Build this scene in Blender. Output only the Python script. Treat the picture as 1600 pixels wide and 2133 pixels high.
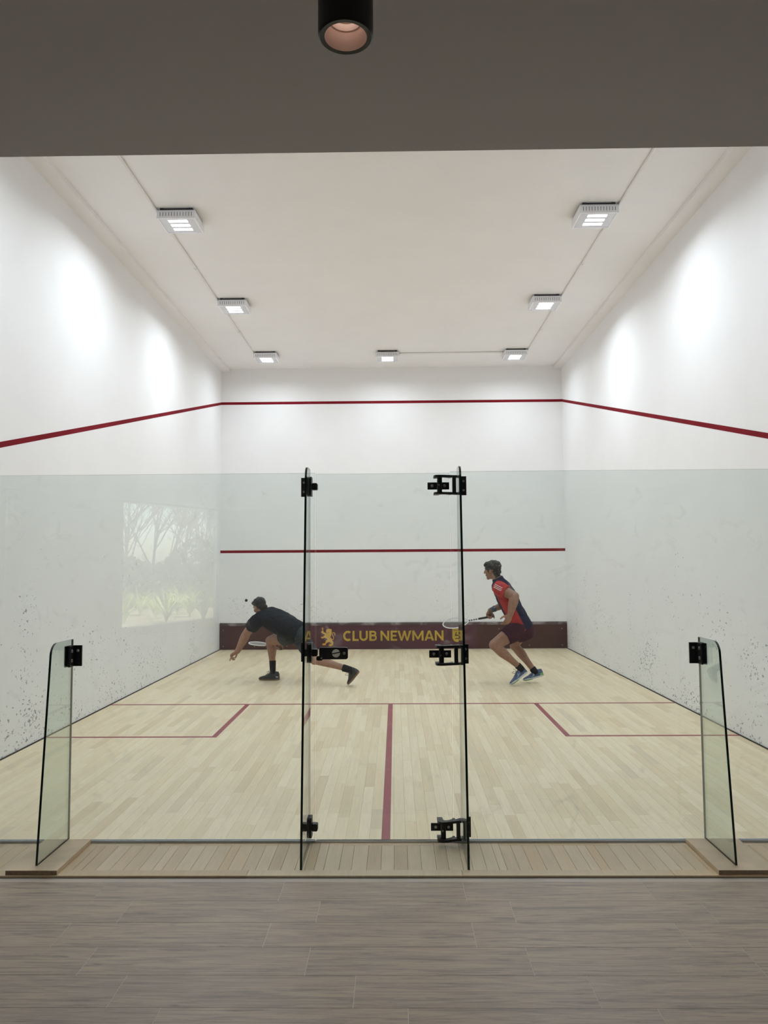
import bpy, bmesh, math, random
from mathutils import Vector, Matrix, noise as mnoise
from mathutils.geometry import tessellate_polygon

for o in list(bpy.data.objects):
    bpy.data.objects.remove(o)
SC = bpy.context.scene
COL = SC.collection
random.seed(7)
V = Vector
PI = math.pi

# ------------------------------------------------------------------ camera
CAM_LOC = V((0.058, -4.519, 1.605))
CR = V((0.99986883, 0.01487206, -0.00641504))
CU = V((0.00735886, -0.06430256, 0.99790332))
CF = V((-0.01442837, 0.99781962, 0.06440357))
cd = bpy.data.cameras.new('camera')
cd.sensor_fit = 'HORIZONTAL'
cd.sensor_width = 36.0
cd.lens = 36.0
cd.clip_start = 0.05
cam = bpy.data.objects.new('camera', cd)
COL.objects.link(cam)
cam.matrix_world = Matrix(((CR.x, CU.x, -CF.x, CAM_LOC.x), (CR.y, CU.y, -CF.y, CAM_LOC.y),
                           (CR.z, CU.z, -CF.z, CAM_LOC.z), (0, 0, 0, 1)))
SC.camera = cam

# ------------------------------------------------------------------ sky, sun, exposure
world = bpy.data.worlds.new('sky')
SC.world = world
world.use_nodes = True
wn = world.node_tree
wn.nodes.clear()
wo = wn.nodes.new('ShaderNodeOutputWorld')
wb = wn.nodes.new('ShaderNodeBackground')
ws = wn.nodes.new('ShaderNodeTexSky')
ws.sky_type = 'NISHITA'
ws.sun_disc = False
ws.sun_elevation = math.radians(48)
ws.sun_rotation = math.radians(20)
wb.inputs['Strength'].default_value = 0.55
wn.links.new(ws.outputs[0], wb.inputs[0])
wn.links.new(wb.outputs[0], wo.inputs[0])
sd = bpy.data.lights.new('sun', 'SUN')
sd.energy = 28.0
sd.angle = math.radians(0.6)
sd.color = (1.0, 0.95, 0.86)
sun = bpy.data.objects.new('sun', sd)
COL.objects.link(sun)
sun.rotation_euler = V((-0.45, -0.55, -1.0)).to_track_quat('-Z', 'Y').to_euler()
sun.location = (-4, 0, 15)

SC.view_settings.view_transform = 'Standard'
SC.view_settings.look = 'None'
SC.view_settings.exposure = 0.10
SC.view_settings.gamma = 1.0
SC.view_settings.use_curve_mapping = False
SC.cycles.max_bounces = 10
SC.cycles.diffuse_bounces = 6
SC.cycles.glossy_bounces = 4
SC.cycles.transparent_max_bounces = 24
LED_POWER = 9.3            # watts of each of the three LED bars in a fixture
LED_COLOR = (0.822, 0.905, 1.0)


# ------------------------------------------------------------------ helpers
def at(px, py, Y):
    """point of the court seen at picture position (px,py), at depth Y"""
    d = CF + CR * ((px - 800) / 1600.0) - CU * ((py - 1066.5) / 1600.0)
    return CAM_LOC + d * ((Y - CAM_LOC.y) / d.y)


class MB:
    def __init__(self):
        self.v, self.f, self.m = [], [], []

    def quadbox(self, x0, x1, y0, y1, z0, z1, mi=0):
        b = len(self.v)
        self.v += [V((x, y, z)) for z in (z0, z1) for y in (y0, y1) for x in (x0, x1)]
        for q in ((0, 2, 3, 1), (4, 5, 7, 6), (0, 1, 5, 4), (2, 6, 7, 3), (0, 4, 6, 2), (1, 3, 7, 5)):
            self.f.append([b + i for i in q])
            self.m.append(mi)
        return self

    def prism(self, poly, lo, hi, axis='y', mi=0, side=None):
        """poly in the two other axes; caps get mi, sides get side"""
        side = mi if side is None else side
        def P(a, b, t):
            return V((a, t, b)) if axis == 'y' else V((t, a, b)) if axis == 'x' else V((a, b, t))
        n = len(poly)
        b = len(self.v)
        self.v += [P(a, c, lo) for a, c in poly] + [P(a, c, hi) for a, c in poly]
        tri = tessellate_polygon([[V((a, c, 0)) for a, c in poly]])
        for t in tri:
            self.f.append([b + i for i in t]); self.m.append(mi)
            self.f.append([b + n + i for i in reversed(t)]); self.m.append(mi)
        for i in range(n):
            j = (i + 1) % n
            self.f.append([b + i, b + j, b + n + j, b + n + i]); self.m.append(side)
        return self

    def rings(self, rs, cap=True, mi=0, closed=False):
        """rs: list of equally long point lists"""
        n = len(rs[0])
        b = len(self.v)
        for r in rs:
            self.v += [V(p) for p in r]
        m = len(rs)
        for k in range(m if closed else m - 1):
            k2 = (k + 1) % m
            for i in range(n):
                j = (i + 1) % n
                self.f.append([b + k * n + i, b + k * n + j, b + k2 * n + j, b + k2 * n + i]); self.m.append(mi)
        if cap and not closed:
            self.f.append([b + i for i in reversed(range(n))]); self.m.append(mi)
            self.f.append([b + (m - 1) * n + i for i in range(n)]); self.m.append(mi)
        return self

    def tube(self, pts, radii, n=10, cap=True, mi=0, closed=False):
        pts = [V(p) for p in pts]
        if not isinstance(radii, (list, tuple)):
            radii = [radii] * len(pts)
        rs = []
        a = None
        m = len(pts)
        for i, p in enumerate(pts):
            if closed:
                t = pts[(i + 1) % m] - pts[i - 1]
            else:
                t = pts[min(i + 1, m - 1)] - pts[max(i - 1, 0)]
            t.normalize()
            if a is None:
                a = t.orthogonal().normalized()
            a = (a - t * a.dot(t)).normalized()
            c = t.cross(a)
            rs.append([p + (a * math.cos(2 * PI * k / n) + c * math.sin(2 * PI * k / n)) * radii[i] for k in range(n)])
        return self.rings(rs, cap, mi, closed)

    def capsule(self, p0, r0, p1, r1, n=12, mi=0):
        p0, p1 = V(p0), V(p1)
        d = (p1 - p0).normalized()
        pts, rad = [], []
        for k in (0, 1, 2, 3):
            a = k / 4 * PI / 2 + 0.12
            pts.append(p0 - d * r0 * math.cos(a)); rad.append(r0 * math.sin(a))
        pts += [p0, p1]; rad += [r0, r1]
        for k in (3, 2, 1, 0):
            a = k / 4 * PI / 2 + 0.12
            pts.append(p1 + d * r1 * math.cos(a)); rad.append(r1 * math.sin(a))
        return self.tube(pts, rad, n, True, mi)

    def chain(self, pts, radii, n=12):
        for i in range(len(pts) - 1):
            self.capsule(pts[i], radii[i], pts[i + 1], radii[i + 1], n)
        return self

    def ell(self, c, ax, ay, az, n=16, m=10, mi=0):
        """ellipsoid with semi axis vectors"""
        c, ax, ay, az = V(c), V(ax), V(ay), V(az)
        rs = []
        for k in range(m + 1):
            t = -PI / 2 + PI * (k + 0.02) / (m + 0.04)
            rs.append([c + az * math.sin(t) + (ax * math.cos(2 * PI * i / n) + ay * math.sin(2 * PI * i / n)) * math.cos(t)
                       for i in range(n)])
        return self.rings(rs, True, mi)

    def loft(self, secs, n=20, mi=0, power=2.0):
        """secs: (centre, semi axis a, semi axis b)"""
        rs = []
        for c, a, b in secs:
            r = []
            for i in range(n):
                t = 2 * PI * i / n
                ct, st = math.cos(t), math.sin(t)
                e = 2.0 / power
                r.append(V(c) + V(a) * math.copysign(abs(ct) ** e, ct) + V(b) * math.copysign(abs(st) ** e, st))
            rs.append(r)
        return self.rings(rs, True, mi)

    def lathe(self, c, prof, n=40, mi=0, axis=V((0, 0, 1)), ms=None):
        """prof: (radius, height) list, open surface"""
        c = V(c)
        a = axis.orthogonal().normalized()
        b = axis.cross(a)
        base = len(self.v)
        for r, h in prof:
            self.v += [c + axis * h + (a * math.cos(2 * PI * i / n) + b * math.sin(2 * PI * i / n)) * r for i in range(n)]
        for k in range(len(prof) - 1):
            for i in range(n):
                j = (i + 1) % n
                self.f.append([base + k * n + i, base + k * n + j, base + (k + 1) * n + j, base + (k + 1) * n + i])
                self.m.append(mi if ms is None else ms[k])
        return self

    def mesh(self, name, mats, origin=None, smooth=False):
        me = bpy.data.meshes.new(name)
        o = origin or V((0, 0, 0))
        me.from_pydata([tuple(p - o) for p in self.v], [], self.f)
        if not isinstance(mats, (list, tuple)):
            mats = [mats]
        for m in mats:
            me.materials.append(m)
        me.polygons.foreach_set('material_index', self.m)
        bm = bmesh.new()
        bm.from_mesh(me)
        bmesh.ops.recalc_face_normals(bm, faces=bm.faces)
        bm.to_mesh(me)
        bm.free()
        if smooth:
            me.polygons.foreach_set('use_smooth', [True] * len(me.polygons))
            try:
                me.set_sharp_from_angle(angle=math.radians(40))
            except Exception:
                pass
        me.update()
        return me

    def build(self, name, mats, parent=None, smooth=False, **tags):
        return link(name, self.mesh(name, mats, root_loc(parent), smooth), parent, **tags)


def root_loc(p):
    while p is not None and p.parent is not None:
        p = p.parent
    return V(p.location) if p is not None else V((0, 0, 0))


def link(name, data, parent=None, **tags):
    o = bpy.data.objects.new(name, data)
    COL.objects.link(o)
    if parent is not None:
        o.parent = parent
    for k, val in tags.items():
        if val is not None:
            o[k] = val
    return o


def thing(name, loc, label, cat, group=None, kind=None):
    o = bpy.data.objects.new(name, None)
    COL.objects.link(o)
    o.location = loc
    o.empty_display_size = 0.1
    o['label'] = label
    o['category'] = cat
    if group:
        o['group'] = group
    if kind:
        o['kind'] = kind
    return o


def copy_tree(o, parent=None):
    c = o.copy()
    COL.objects.link(c)
    c.parent = parent
    for ch in [x for x in bpy.data.objects if x.parent == o]:
        copy_tree(ch, c)
    return c


def solid(name, mb, mat, parent, voxel=0.006, smooth=4, post=None, **tags):
    """one continuous skin around all the shapes in mb"""
    me = mb.mesh(name + '_raw', mat)
    t = bpy.data.objects.new(name + '_raw', me)
    COL.objects.link(t)
    md = t.modifiers.new('remesh', 'REMESH')
    md.mode = 'VOXEL'
    md.voxel_size = voxel
    dg = bpy.context.evaluated_depsgraph_get()
    dg.update()
    nm = bpy.data.meshes.new_from_object(t.evaluated_get(dg))
    bpy.data.objects.remove(t)
    bpy.data.meshes.remove(me)
    bm = bmesh.new()
    bm.from_mesh(nm)
    for _ in range(smooth):
        bmesh.ops.smooth_vert(bm, verts=bm.verts, factor=0.5, use_axis_x=True, use_axis_y=True, use_axis_z=True)
    if post:
        post(bm)
    ro = root_loc(parent)
    for v in bm.verts:
        v.co -= ro
    nm.materials.clear()
    for m in (mat if isinstance(mat, (list, tuple)) else [mat]):
        nm.materials.append(m)
    bm.to_mesh(nm)
    bm.free()
    nm.name = name
    nm.polygons.foreach_set('use_smooth', [True] * len(nm.polygons))
    nm.update()
    return link(name, nm, parent, **tags)


# ------------------------------------------------------------------ materials
class NT:
    def __init__(self, name):
        self.mat = bpy.data.materials.new(name)
        self.mat.use_nodes = True
        self.t = self.mat.node_tree
        self.t.nodes.clear()
        self.out = self.t.nodes.new('ShaderNodeOutputMaterial')

    def n(self, kind, **kw):
        nd = self.t.nodes.new('ShaderNode' + kind)
        for k, val in kw.items():
            setattr(nd, k, val)
        return nd

    def set(self, nd, **kw):
        for k, val in kw.items():
            key = k.replace('_', ' ')
            if hasattr(val, 'is_output') or isinstance(val, bpy.types.NodeSocket):
                self.t.links.new(val, nd.inputs[key])
            else:
                nd.inputs[key].default_value = val
        return nd

    def lk(self, a, b):
        self.t.links.new(a, b)

    def math(self, op, a, b=None, c=None, clamp=False):
        nd = self.n('Math', operation=op, use_clamp=clamp)
        for i, x in enumerate((a, b, c)):
            if x is None:
                continue
            if isinstance(x, (int, float)):
                nd.inputs[i].default_value = x
            else:
                self.lk(x, nd.inputs[i])
        return nd.outputs[0]

    def mix(self, fac, a, b, blend='MIX'):
        nd = self.n('Mix', data_type='RGBA', blend_type=blend)
        for i, x in ((0, fac), (6, a), (7, b)):
            if isinstance(x, (int, float)):
                nd.inputs[i].default_value = x
            elif isinstance(x, (tuple, list)):
                nd.inputs[i].default_value = (x[0], x[1], x[2], 1)
            else:
                self.lk(x, nd.inputs[i])
        return nd.outputs[2]

    def ramp(self, fac, stops):
        nd = self.n('ValToRGB')
        e = nd.color_ramp.elements
        while len(e) < len(stops):
            e.new(0.5)
        for i, (p, c) in enumerate(stops):
            e[i].position = p
            e[i].color = (c, c, c, 1) if isinstance(c, (int, float)) else (c[0], c[1], c[2], 1)
        self.lk(fac, nd.inputs[0])
        return nd.outputs[0]

    def pos(self, scale=(1, 1, 1), offset=None):
        g = self.n('NewGeometry')
        mp = self.n('Mapping')
        mp.inputs['Scale'].default_value = scale
        self.lk(g.outputs['Position'], mp.inputs['Vector'])
        if offset is not None:
            ad = self.n('VectorMath', operation='ADD')
            self.lk(mp.outputs[0], ad.inputs[0])
            self.lk(offset, ad.inputs[1])
            return ad.outputs[0]
        return mp.outputs[0]

    def noise(self, vec, scale, detail=4.0, rough=0.55, dist=0.0):
        nd = self.n('TexNoise')
        nd.inputs['Scale'].default_value = scale
        nd.inputs['Detail'].default_value = detail
        nd.inputs['Roughness'].default_value = rough
        nd.inputs['Distortion'].default_value = dist
        if vec is not None:
            self.lk(vec, nd.inputs['Vector'])
        return nd.outputs['Fac']

    def bsdf(self, color=(0.8, 0.8, 0.8), rough=0.5, metal=0.0, spec=0.5, normal=None):
        b = self.n('BsdfPrincipled')
        for k, x in (('Base Color', color), ('Roughness', rough)):
            if isinstance(x, (tuple, list)):
                b.inputs[k].default_value = (x[0], x[1], x[2], 1)
            elif isinstance(x, (int, float)):
                b.inputs[k].default_value = x
            else:
                self.lk(x, b.inputs[k])
        b.inputs['Metallic'].default_value = metal
        b.inputs['Specular IOR Level'].default_value = spec
        if normal is not None:
            self.lk(normal, b.inputs['Normal'])
        self.lk(b.outputs[0], self.out.inputs['Surface'])
        return b

    def bump(self, h, strength=0.2, dist=0.01):
        nd = self.n('Bump')
        nd.inputs['Strength'].default_value = strength
        nd.inputs['Distance'].default_value = dist
        self.lk(h, nd.inputs['Height'])
        return nd.outputs[0]


def plain(name, color, rough=0.5, metal=0.0, spec=0.5, vary=0.0, vscale=20.0):
    t = NT(name)
    if vary:
        f = t.noise(t.pos(), vscale, 3)
        c = t.mix(t.ramp(f, [(0.3, 0.0), (0.7, 1.0)]), tuple(x * (1 - vary) for x in color), tuple(min(1, x * (1 + vary)) for x in color))
    else:
        c = color
    t.bsdf(c, rough, metal, spec)
    return t.mat


def wall_material(name, color, marks=0.0):
    t = NT(name)
    p = t.pos()
    f = t.noise(p, 1.6, 3)
    c = t.mix(t.ramp(f, [(0.3, 0.0), (0.75, 1.0)]), tuple(x * 0.97 for x in color), color)
    if marks:
        # rubber scuffs left by the ball, mostly low on the wall
        g = t.n('NewGeometry')
        sx = t.n('SeparateXYZ')
        t.lk(g.outputs['Position'], sx.inputs[0])
        low = t.math('MULTIPLY_ADD', sx.outputs[2], -0.085, 0.11)
        k = t.noise(t.pos((1, 1, 1.5)), 27.0, 2.0, 0.5, 0.5)
        big = t.noise(p, 1.5, 2)
        thr = t.math('SUBTRACT', t.math('ADD', k, t.math('MULTIPLY', big, 0.45)), 0.965)
        msk = t.math('MULTIPLY', t.math('ADD', thr, low), 28.0, clamp=True)
        c = t.mix(t.math('MULTIPLY', msk, marks), c, (0.16, 0.165, 0.17))
        fine = t.noise(t.pos((1, 1, 3.0)), 60.0, 2.0)
        msk2 = t.math('MULTIPLY', t.math('SUBTRACT', fine, 0.70), 10.0, clamp=True)
        c = t.mix(t.math('MULTIPLY', msk2, 0.18 * marks), c, (0.3, 0.3, 0.31))
    t.bsdf(c, 0.62, 0.0, 0.3)
    return t.mat


def maple_material(name, source, tones):
    """pale strip flooring; the tone of each strip comes from the object or from the face"""
    t = NT(name)
    if source == 'object':
        r = t.n('ObjectInfo').outputs['Random']
    else:
        a = t.n('Attribute')
        a.attribute_name = 'tone'
        r = a.outputs['Fac']
    cb = t.n('CombineXYZ')
    t.lk(t.math('MULTIPLY', r, 37.0), cb.inputs[0])
    t.lk(t.math('MULTIPLY', r, 91.0), cb.inputs[1])
    base = t.ramp(r, tones)
    g1 = t.noise(t.pos((26, 1.6, 26), cb.outputs[0]), 1.0, 6, 0.6, 0.5)
    g2 = t.noise(t.pos((120, 5, 120), cb.outputs[0]), 1.0, 3, 0.6)
    c = t.mix(t.math('MULTIPLY', t.ramp(g1, [(0.35, 0.0), (0.8, 1.0)]), 0.26), base, (0.46, 0.36, 0.225))
    c = t.mix(t.math('MULTIPLY', t.ramp(g2, [(0.45, 0.0), (0.75, 1.0)]), 0.16), c, (0.33, 0.27, 0.19))
    w = t.noise(t.pos(), 1.1, 4)
    c = t.mix(t.math('MULTIPLY', t.ramp(w, [(0.45, 0.0), (0.7, 1.0)]), 0.08), c, (0.66, 0.60, 0.50))
    t.bsdf(c, 0.44, 0.0, 0.4)
    return t.mat


def tile_material(name, source):
    """greyish brown timber-look porcelain, the grain runs along X"""
    t = NT(name)
    if source == 'object':
        r = t.n('ObjectInfo').outputs['Random']
    else:
        a = t.n('Attribute')
        a.attribute_name = 'tone'
        r = a.outputs['Fac']
    cb = t.n('CombineXYZ')
    t.lk(t.math('MULTIPLY', r, 53.0), cb.inputs[0])
    t.lk(t.math('MULTIPLY', r, 29.0), cb.inputs[1])
    off = cb.outputs[0]
    base = t.ramp(r, [(0.0, (0.345, 0.258, 0.200)), (0.5, (0.400, 0.300, 0.228)), (1.0, (0.310, 0.235, 0.186))])
    broad = t.noise(t.pos((1.3, 7.0, 1), off), 1.0, 5, 0.62, 1.8)
    streak = t.noise(t.pos((2.0, 34, 1), off), 1.0, 7, 0.7, 1.4)
    fine = t.noise(t.pos((9, 210, 1), off), 1.0, 3, 0.6)
    c = t.mix(t.math('MULTIPLY', t.ramp(broad, [(0.38, 0.0), (0.66, 1.0)]), 0.65), base, (0.52, 0.385, 0.272))
    c = t.mix(t.math('MULTIPLY', t.ramp(streak, [(0.48, 0.0), (0.68, 1.0)]), 0.85), c, (0.150, 0.126, 0.114))
    c = t.mix(t.math('MULTIPLY', t.ramp(fine, [(0.40, 0.0), (0.75, 1.0)]), 0.38), c, (0.60, 0.455, 0.345))
    k = t.noise(t.pos((5.5, 16, 1), off), 1.0, 2, 0.5)
    c = t.mix(t.math('MULTIPLY', t.ramp(k, [(0.715, 0.0), (0.78, 1.0)]), 0.6), c, (0.09, 0.08, 0.075))
    thin = t.noise(t.pos((2.6, 95, 1), off), 1.0, 4, 0.6, 0.8)
    c = t.mix(t.math('MULTIPLY', t.ramp(thin, [(0.56, 0.0), (0.70, 1.0)]), 0.55), c, (0.13, 0.11, 0.10))
    t.bsdf(c, 0.42, 0.0, 0.45)
    return t.mat


def glass_material(name, tint, scuff=0.0):
    t = NT(name)
    g = t.n('NewGeometry')
    fr = t.n('Fresnel')
    # the same air-to-glass reflectance on either face of the pane
    t.lk(t.math('MULTIPLY_ADD', g.outputs['Backfacing'], 1 / 1.5 - 1.5, 1.5), fr.inputs['IOR'])
    tr = t.n('BsdfTransparent')
    tr.inputs[0].default_value = (*tint, 1)
    gl = t.n('BsdfGlossy')
    gl.inputs['Roughness'].default_value = 0.0
    gl.inputs['Color'].default_value = (1, 1, 1, 1)
    mx = t.n('MixShader')
    t.lk(fr.outputs[0], mx.inputs[0])
    t.lk(tr.outputs[0], mx.inputs[1])
    t.lk(gl.outputs[0], mx.inputs[2])
    surf = mx.outputs[0]
    if scuff:
        df = t.n('BsdfTranslucent')
        df.inputs[0].default_value = (0.82, 0.83, 0.82, 1)
        a = t.noise(t.pos((1, 1, 1)), 8.0, 4, 0.62, 1.0)
        lo = t.noise(t.pos(), 1.6, 1)
        m = t.math('MULTIPLY', t.ramp(a, [(0.58, 0.0), (0.74, 1.0)]), scuff)
        m = t.math('MULTIPLY', m, t.ramp(lo, [(0.35, 0.1), (0.65, 1.0)]))
        m = t.math('ADD', m, 0.006)
        m3 = t.n('MixShader')
        t.lk(m, m3.inputs[0])
        t.lk(surf, m3.inputs[1])
        t.lk(df.outputs[0], m3.inputs[2])
        surf = m3.outputs[0]
    t.lk(surf, t.out.inputs['Surface'])
    return t.mat


def emit_material(name, color, strength):
    t = NT(name)
    e = t.n('Emission')
    e.inputs[0].default_value = (*color, 1)
    e.inputs[1].default_value = strength
    t.lk(e.outputs[0], t.out.inputs['Surface'])
    return t.mat


def scuffed(name, color, scuff, amount=0.5, rough=0.5, scale=9.0, lo=0.60, hi=0.72, spec=0.4):
    t = NT(name)
    a = t.noise(t.pos((1, 1, 1)), scale, 5, 0.6, 0.8)
    b = t.noise(t.pos(), 2.0, 3)
    c = t.mix(t.ramp(b, [(0.3, 0.0), (0.7, 1.0)]), tuple(x * 0.85 for x in color), tuple(x * 1.12 for x in color))
    c = t.mix(t.math('MULTIPLY', t.ramp(a, [(lo, 0.0), (hi, 1.0)]), amount), c, scuff)
    t.bsdf(c, rough, 0.0, spec)
    return t.mat


M = {}
M['wall'] = wall_material('white_plaster', (0.915, 0.912, 0.912), marks=0.75)
M['wall_front'] = wall_material('white_plaster_front', (0.915, 0.912, 0.908), marks=0.30)
M['ceiling'] = wall_material('ceiling_paint', (0.915, 0.900, 0.893))
M['lobby_ceiling'] = plain('lobby_ceiling_paint', (0.555, 0.540, 0.565), 0.7)
M['lobby_wall'] = plain('lobby_wall_paint', (0.55, 0.54, 0.53), 0.7)
M['line'] = scuffed('red_line_paint', (0.205, 0.010, 0.018), (0.34, 0.12, 0.12), 0.15, 0.85, 14.0, spec=0.1)
M['floor_line'] = scuffed('floor_line_paint', (0.30, 0.050, 0.065), (0.40, 0.24, 0.22), 0.5, 0.45, 10.0)
M['tin'] = scuffed('tin_brown_paint', (0.070, 0.026, 0.022), (0.30, 0.24, 0.23), 0.22, 0.5, 16.0, 0.62, 0.76)
M['tin_cap'] = scuffed('tin_cap_paint', (0.085, 0.055, 0.050), (0.36, 0.32, 0.31), 0.7, 0.5, 3.2, 0.52, 0.66)
M['banner'] = scuffed('banner_maroon', (0.088, 0.026, 0.040), (0.30, 0.22, 0.24), 0.32, 0.45, 12.0, 0.58, 0.76)
M['gold'] = scuffed('gold_print', (0.56, 0.33, 0.035), (0.55, 0.42, 0.25), 0.3, 0.5, 25.0)
M['letter'] = scuffed('yellow_print', (0.50, 0.34, 0.045), (0.52, 0.42, 0.22), 0.35, 0.5, 25.0)
M['print_dark'] = plain('dark_print', (0.055, 0.020, 0.015), 0.5)
M['subfloor'] = plain('dark_gap', (0.035, 0.028, 0.022), 0.9)
TONES = [(0.0, (0.73, 0.585, 0.375)), (0.10, (0.79, 0.655, 0.435)), (0.45, (0.85, 0.720, 0.495)),
         (0.80, (0.88, 0.755, 0.540)), (0.93, (0.81, 0.660, 0.430)), (1.0, (0.71, 0.600, 0.425))]
M['plank'] = maple_material('maple_strip', 'object', TONES)
M['plank_mass'] = maple_material('maple_strip_far', 'face', TONES)
STONES = [(0.0, (0.70, 0.520, 0.325)), (0.4, (0.82, 0.650, 0.445)), (0.7, (0.88, 0.710, 0.505)), (1.0, (0.76, 0.55, 0.325))]
M['sill'] = maple_material('threshold_strip', 'object', STONES)
M['base'] = plain('fin_base_wood', (0.74, 0.565, 0.385), 0.5, vary=0.1, vscale=6)
M['base_end'] = plain('fin_base_end_grain', (0.36, 0.25, 0.17), 0.7, vary=0.2, vscale=60)
M['tile'] = tile_material('timber_tile', 'object')
M['tile_mass'] = tile_material('timber_tile_far', 'face')
M['grout'] = plain('grout', (0.62, 0.54, 0.47), 0.85)
M['glass'] = glass_material('clear_glass', (0.928, 0.955, 0.948), 0.10)
M['fin_glass'] = glass_material('fin_glass', (0.865, 0.915, 0.895))
M['edge'] = plain('glass_edge', (0.004, 0.022, 0.017), 0.12)  # dark green, with the mirrored dark lobby put into the colour
M['edge_pale'] = plain('pale_glass_edge', (0.26, 0.33, 0.31), 0.2)  # same glass edge painted paler, without the dark lobby reflection
M['window_glass'] = glass_material('window_glass', (0.97, 0.985, 0.98))
M['black'] = plain('black_metal', (0.010, 0.011, 0.013), 0.42)
M['bolt'] = plain('steel_bolt', (0.42, 0.42, 0.43), 0.3, 0.9)
M['lockdisc'] = plain('white_lock_disc', (0.95, 0.92, 0.88), 0.4)
M['seal'] = plain('glass_seal', (0.60, 0.64, 0.70), 0.4)
M['fixture'] = plain('lamp_housing_paint', (0.90, 0.90, 0.94), 0.45)
M['fixture_dark'] = plain('lamp_gap', (0.03, 0.03, 0.035), 0.6)
M['lens'] = plain('lamp_lens', (0.74, 0.75, 0.80), 0.25)
M['led'] = emit_material('led_light', (0.95, 0.97, 1.0), 9.0)
M['conduit'] = plain('white_conduit', (0.86, 0.85, 0.84), 0.5)
M['soffit'] = wall_material('soffit_paint', (0.895, 0.875, 0.868))
M['spot'] = plain('spot_black', (0.006, 0.006, 0.008), 0.4)
M['copper'] = plain('spot_reflector', (0.82, 0.655, 0.58), 0.35, 0.25)


def skin_material(name, color):
    t = NT(name)
    f = t.noise(t.pos(), 26, 4)
    c = t.mix(t.ramp(f, [(0.35, 0.0), (0.7, 1.0)]), tuple(x * 0.82 for x in color), tuple(min(1, x * 1.1) for x in color))
    b = t.bsdf(c, 0.5, 0.0, 0.35)
    return t.mat


def cloth_material(name, color, rough=0.85):
    t = NT(name)
    f = t.noise(t.pos(), 14, 4, 0.6, 0.8)
    h = t.noise(t.pos((1, 1, 1)), 7.5, 2, 0.5, 1.6)
    c = t.mix(t.ramp(f, [(0.3, 0.0), (0.7, 1.0)]), tuple(x * 0.8 for x in color), tuple(x * 1.15 for x in color))
    b = t.bsdf(c, rough, 0.0, 0.2, t.bump(h, 0.9, 0.035))
    return t.mat


M['skin_a'] = skin_material('skin_of_lunging_player', (0.36, 0.195, 0.135))
M['skin_b'] = skin_material('skin_of_running_player', (0.32, 0.170, 0.115))
M['hair'] = plain('dark_hair', (0.009, 0.008, 0.007), 0.5, vary=0.4, vscale=60)
M['hair_b'] = plain('brown_hair', (0.018, 0.014, 0.011), 0.5, vary=0.6, vscale=50)
M['eye'] = plain('eye', (0.5, 0.48, 0.45), 0.2)
M['lip'] = plain('lips', (0.30, 0.12, 0.09), 0.5)
M['shirt_black'] = cloth_material('black_shirt_cloth', (0.014, 0.016, 0.021))
M['shorts_grey'] = cloth_material('slate_shorts_cloth', (0.045, 0.052, 0.060))
M['shirt_red'] = cloth_material('red_shirt_cloth', (0.42, 0.045, 0.045))
M['shirt_navy'] = cloth_material('navy_shirt_cloth', (0.014, 0.016, 0.040))
M['shorts_maroon'] = cloth_material('maroon_shorts_cloth', (0.050, 0.014, 0.026))
M['white_cloth'] = plain('white_stripe', (0.75, 0.72, 0.72), 0.7)
M['sock'] = cloth_material('black_sock', (0.012, 0.012, 0.014))
M['shoe_black'] = plain('black_shoe', (0.020, 0.021, 0.024), 0.6, vary=0.3, vscale=40)
M['shoe_blue'] = plain('blue_shoe', (0.065, 0.095, 0.20), 0.6, vary=0.25, vscale=40)
M['shoe_green'] = plain('green_shoe_patch', (0.16, 0.42, 0.10), 0.6)
M['gum'] = plain('gum_sole', (0.19, 0.105, 0.055), 0.6)
M['white_sole'] = plain('white_sole', (0.62, 0.63, 0.66), 0.6)
M['lace'] = plain('black_lace', (0.01, 0.01, 0.01), 0.7)
M['shoe_mark'] = plain('pale_shoe_mark', (0.38, 0.52, 0.66), 0.6)
M['racket'] = plain('racket_white', (0.70, 0.69, 0.70), 0.35)
M['racket_dark'] = plain('racket_black', (0.02, 0.02, 0.022), 0.5)
M['string'] = plain('racket_string', (0.60, 0.61, 0.60), 0.5)
M['wrist'] = scuffed('printed_wristband', (0.030, 0.050, 0.085), (0.50, 0.54, 0.58), 0.8, 0.7, 55.0, 0.52, 0.6)
M['ball'] = plain('black_rubber', (0.012, 0.012, 0.013), 0.75)

# ------------------------------------------------------------------ the court shell
XW, YF, ZC = 3.2, 9.75, 5.25          # half width, front wall, ceiling
ZL, YE = 3.0, -1.984                  # lobby ceiling height and its edge
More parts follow.
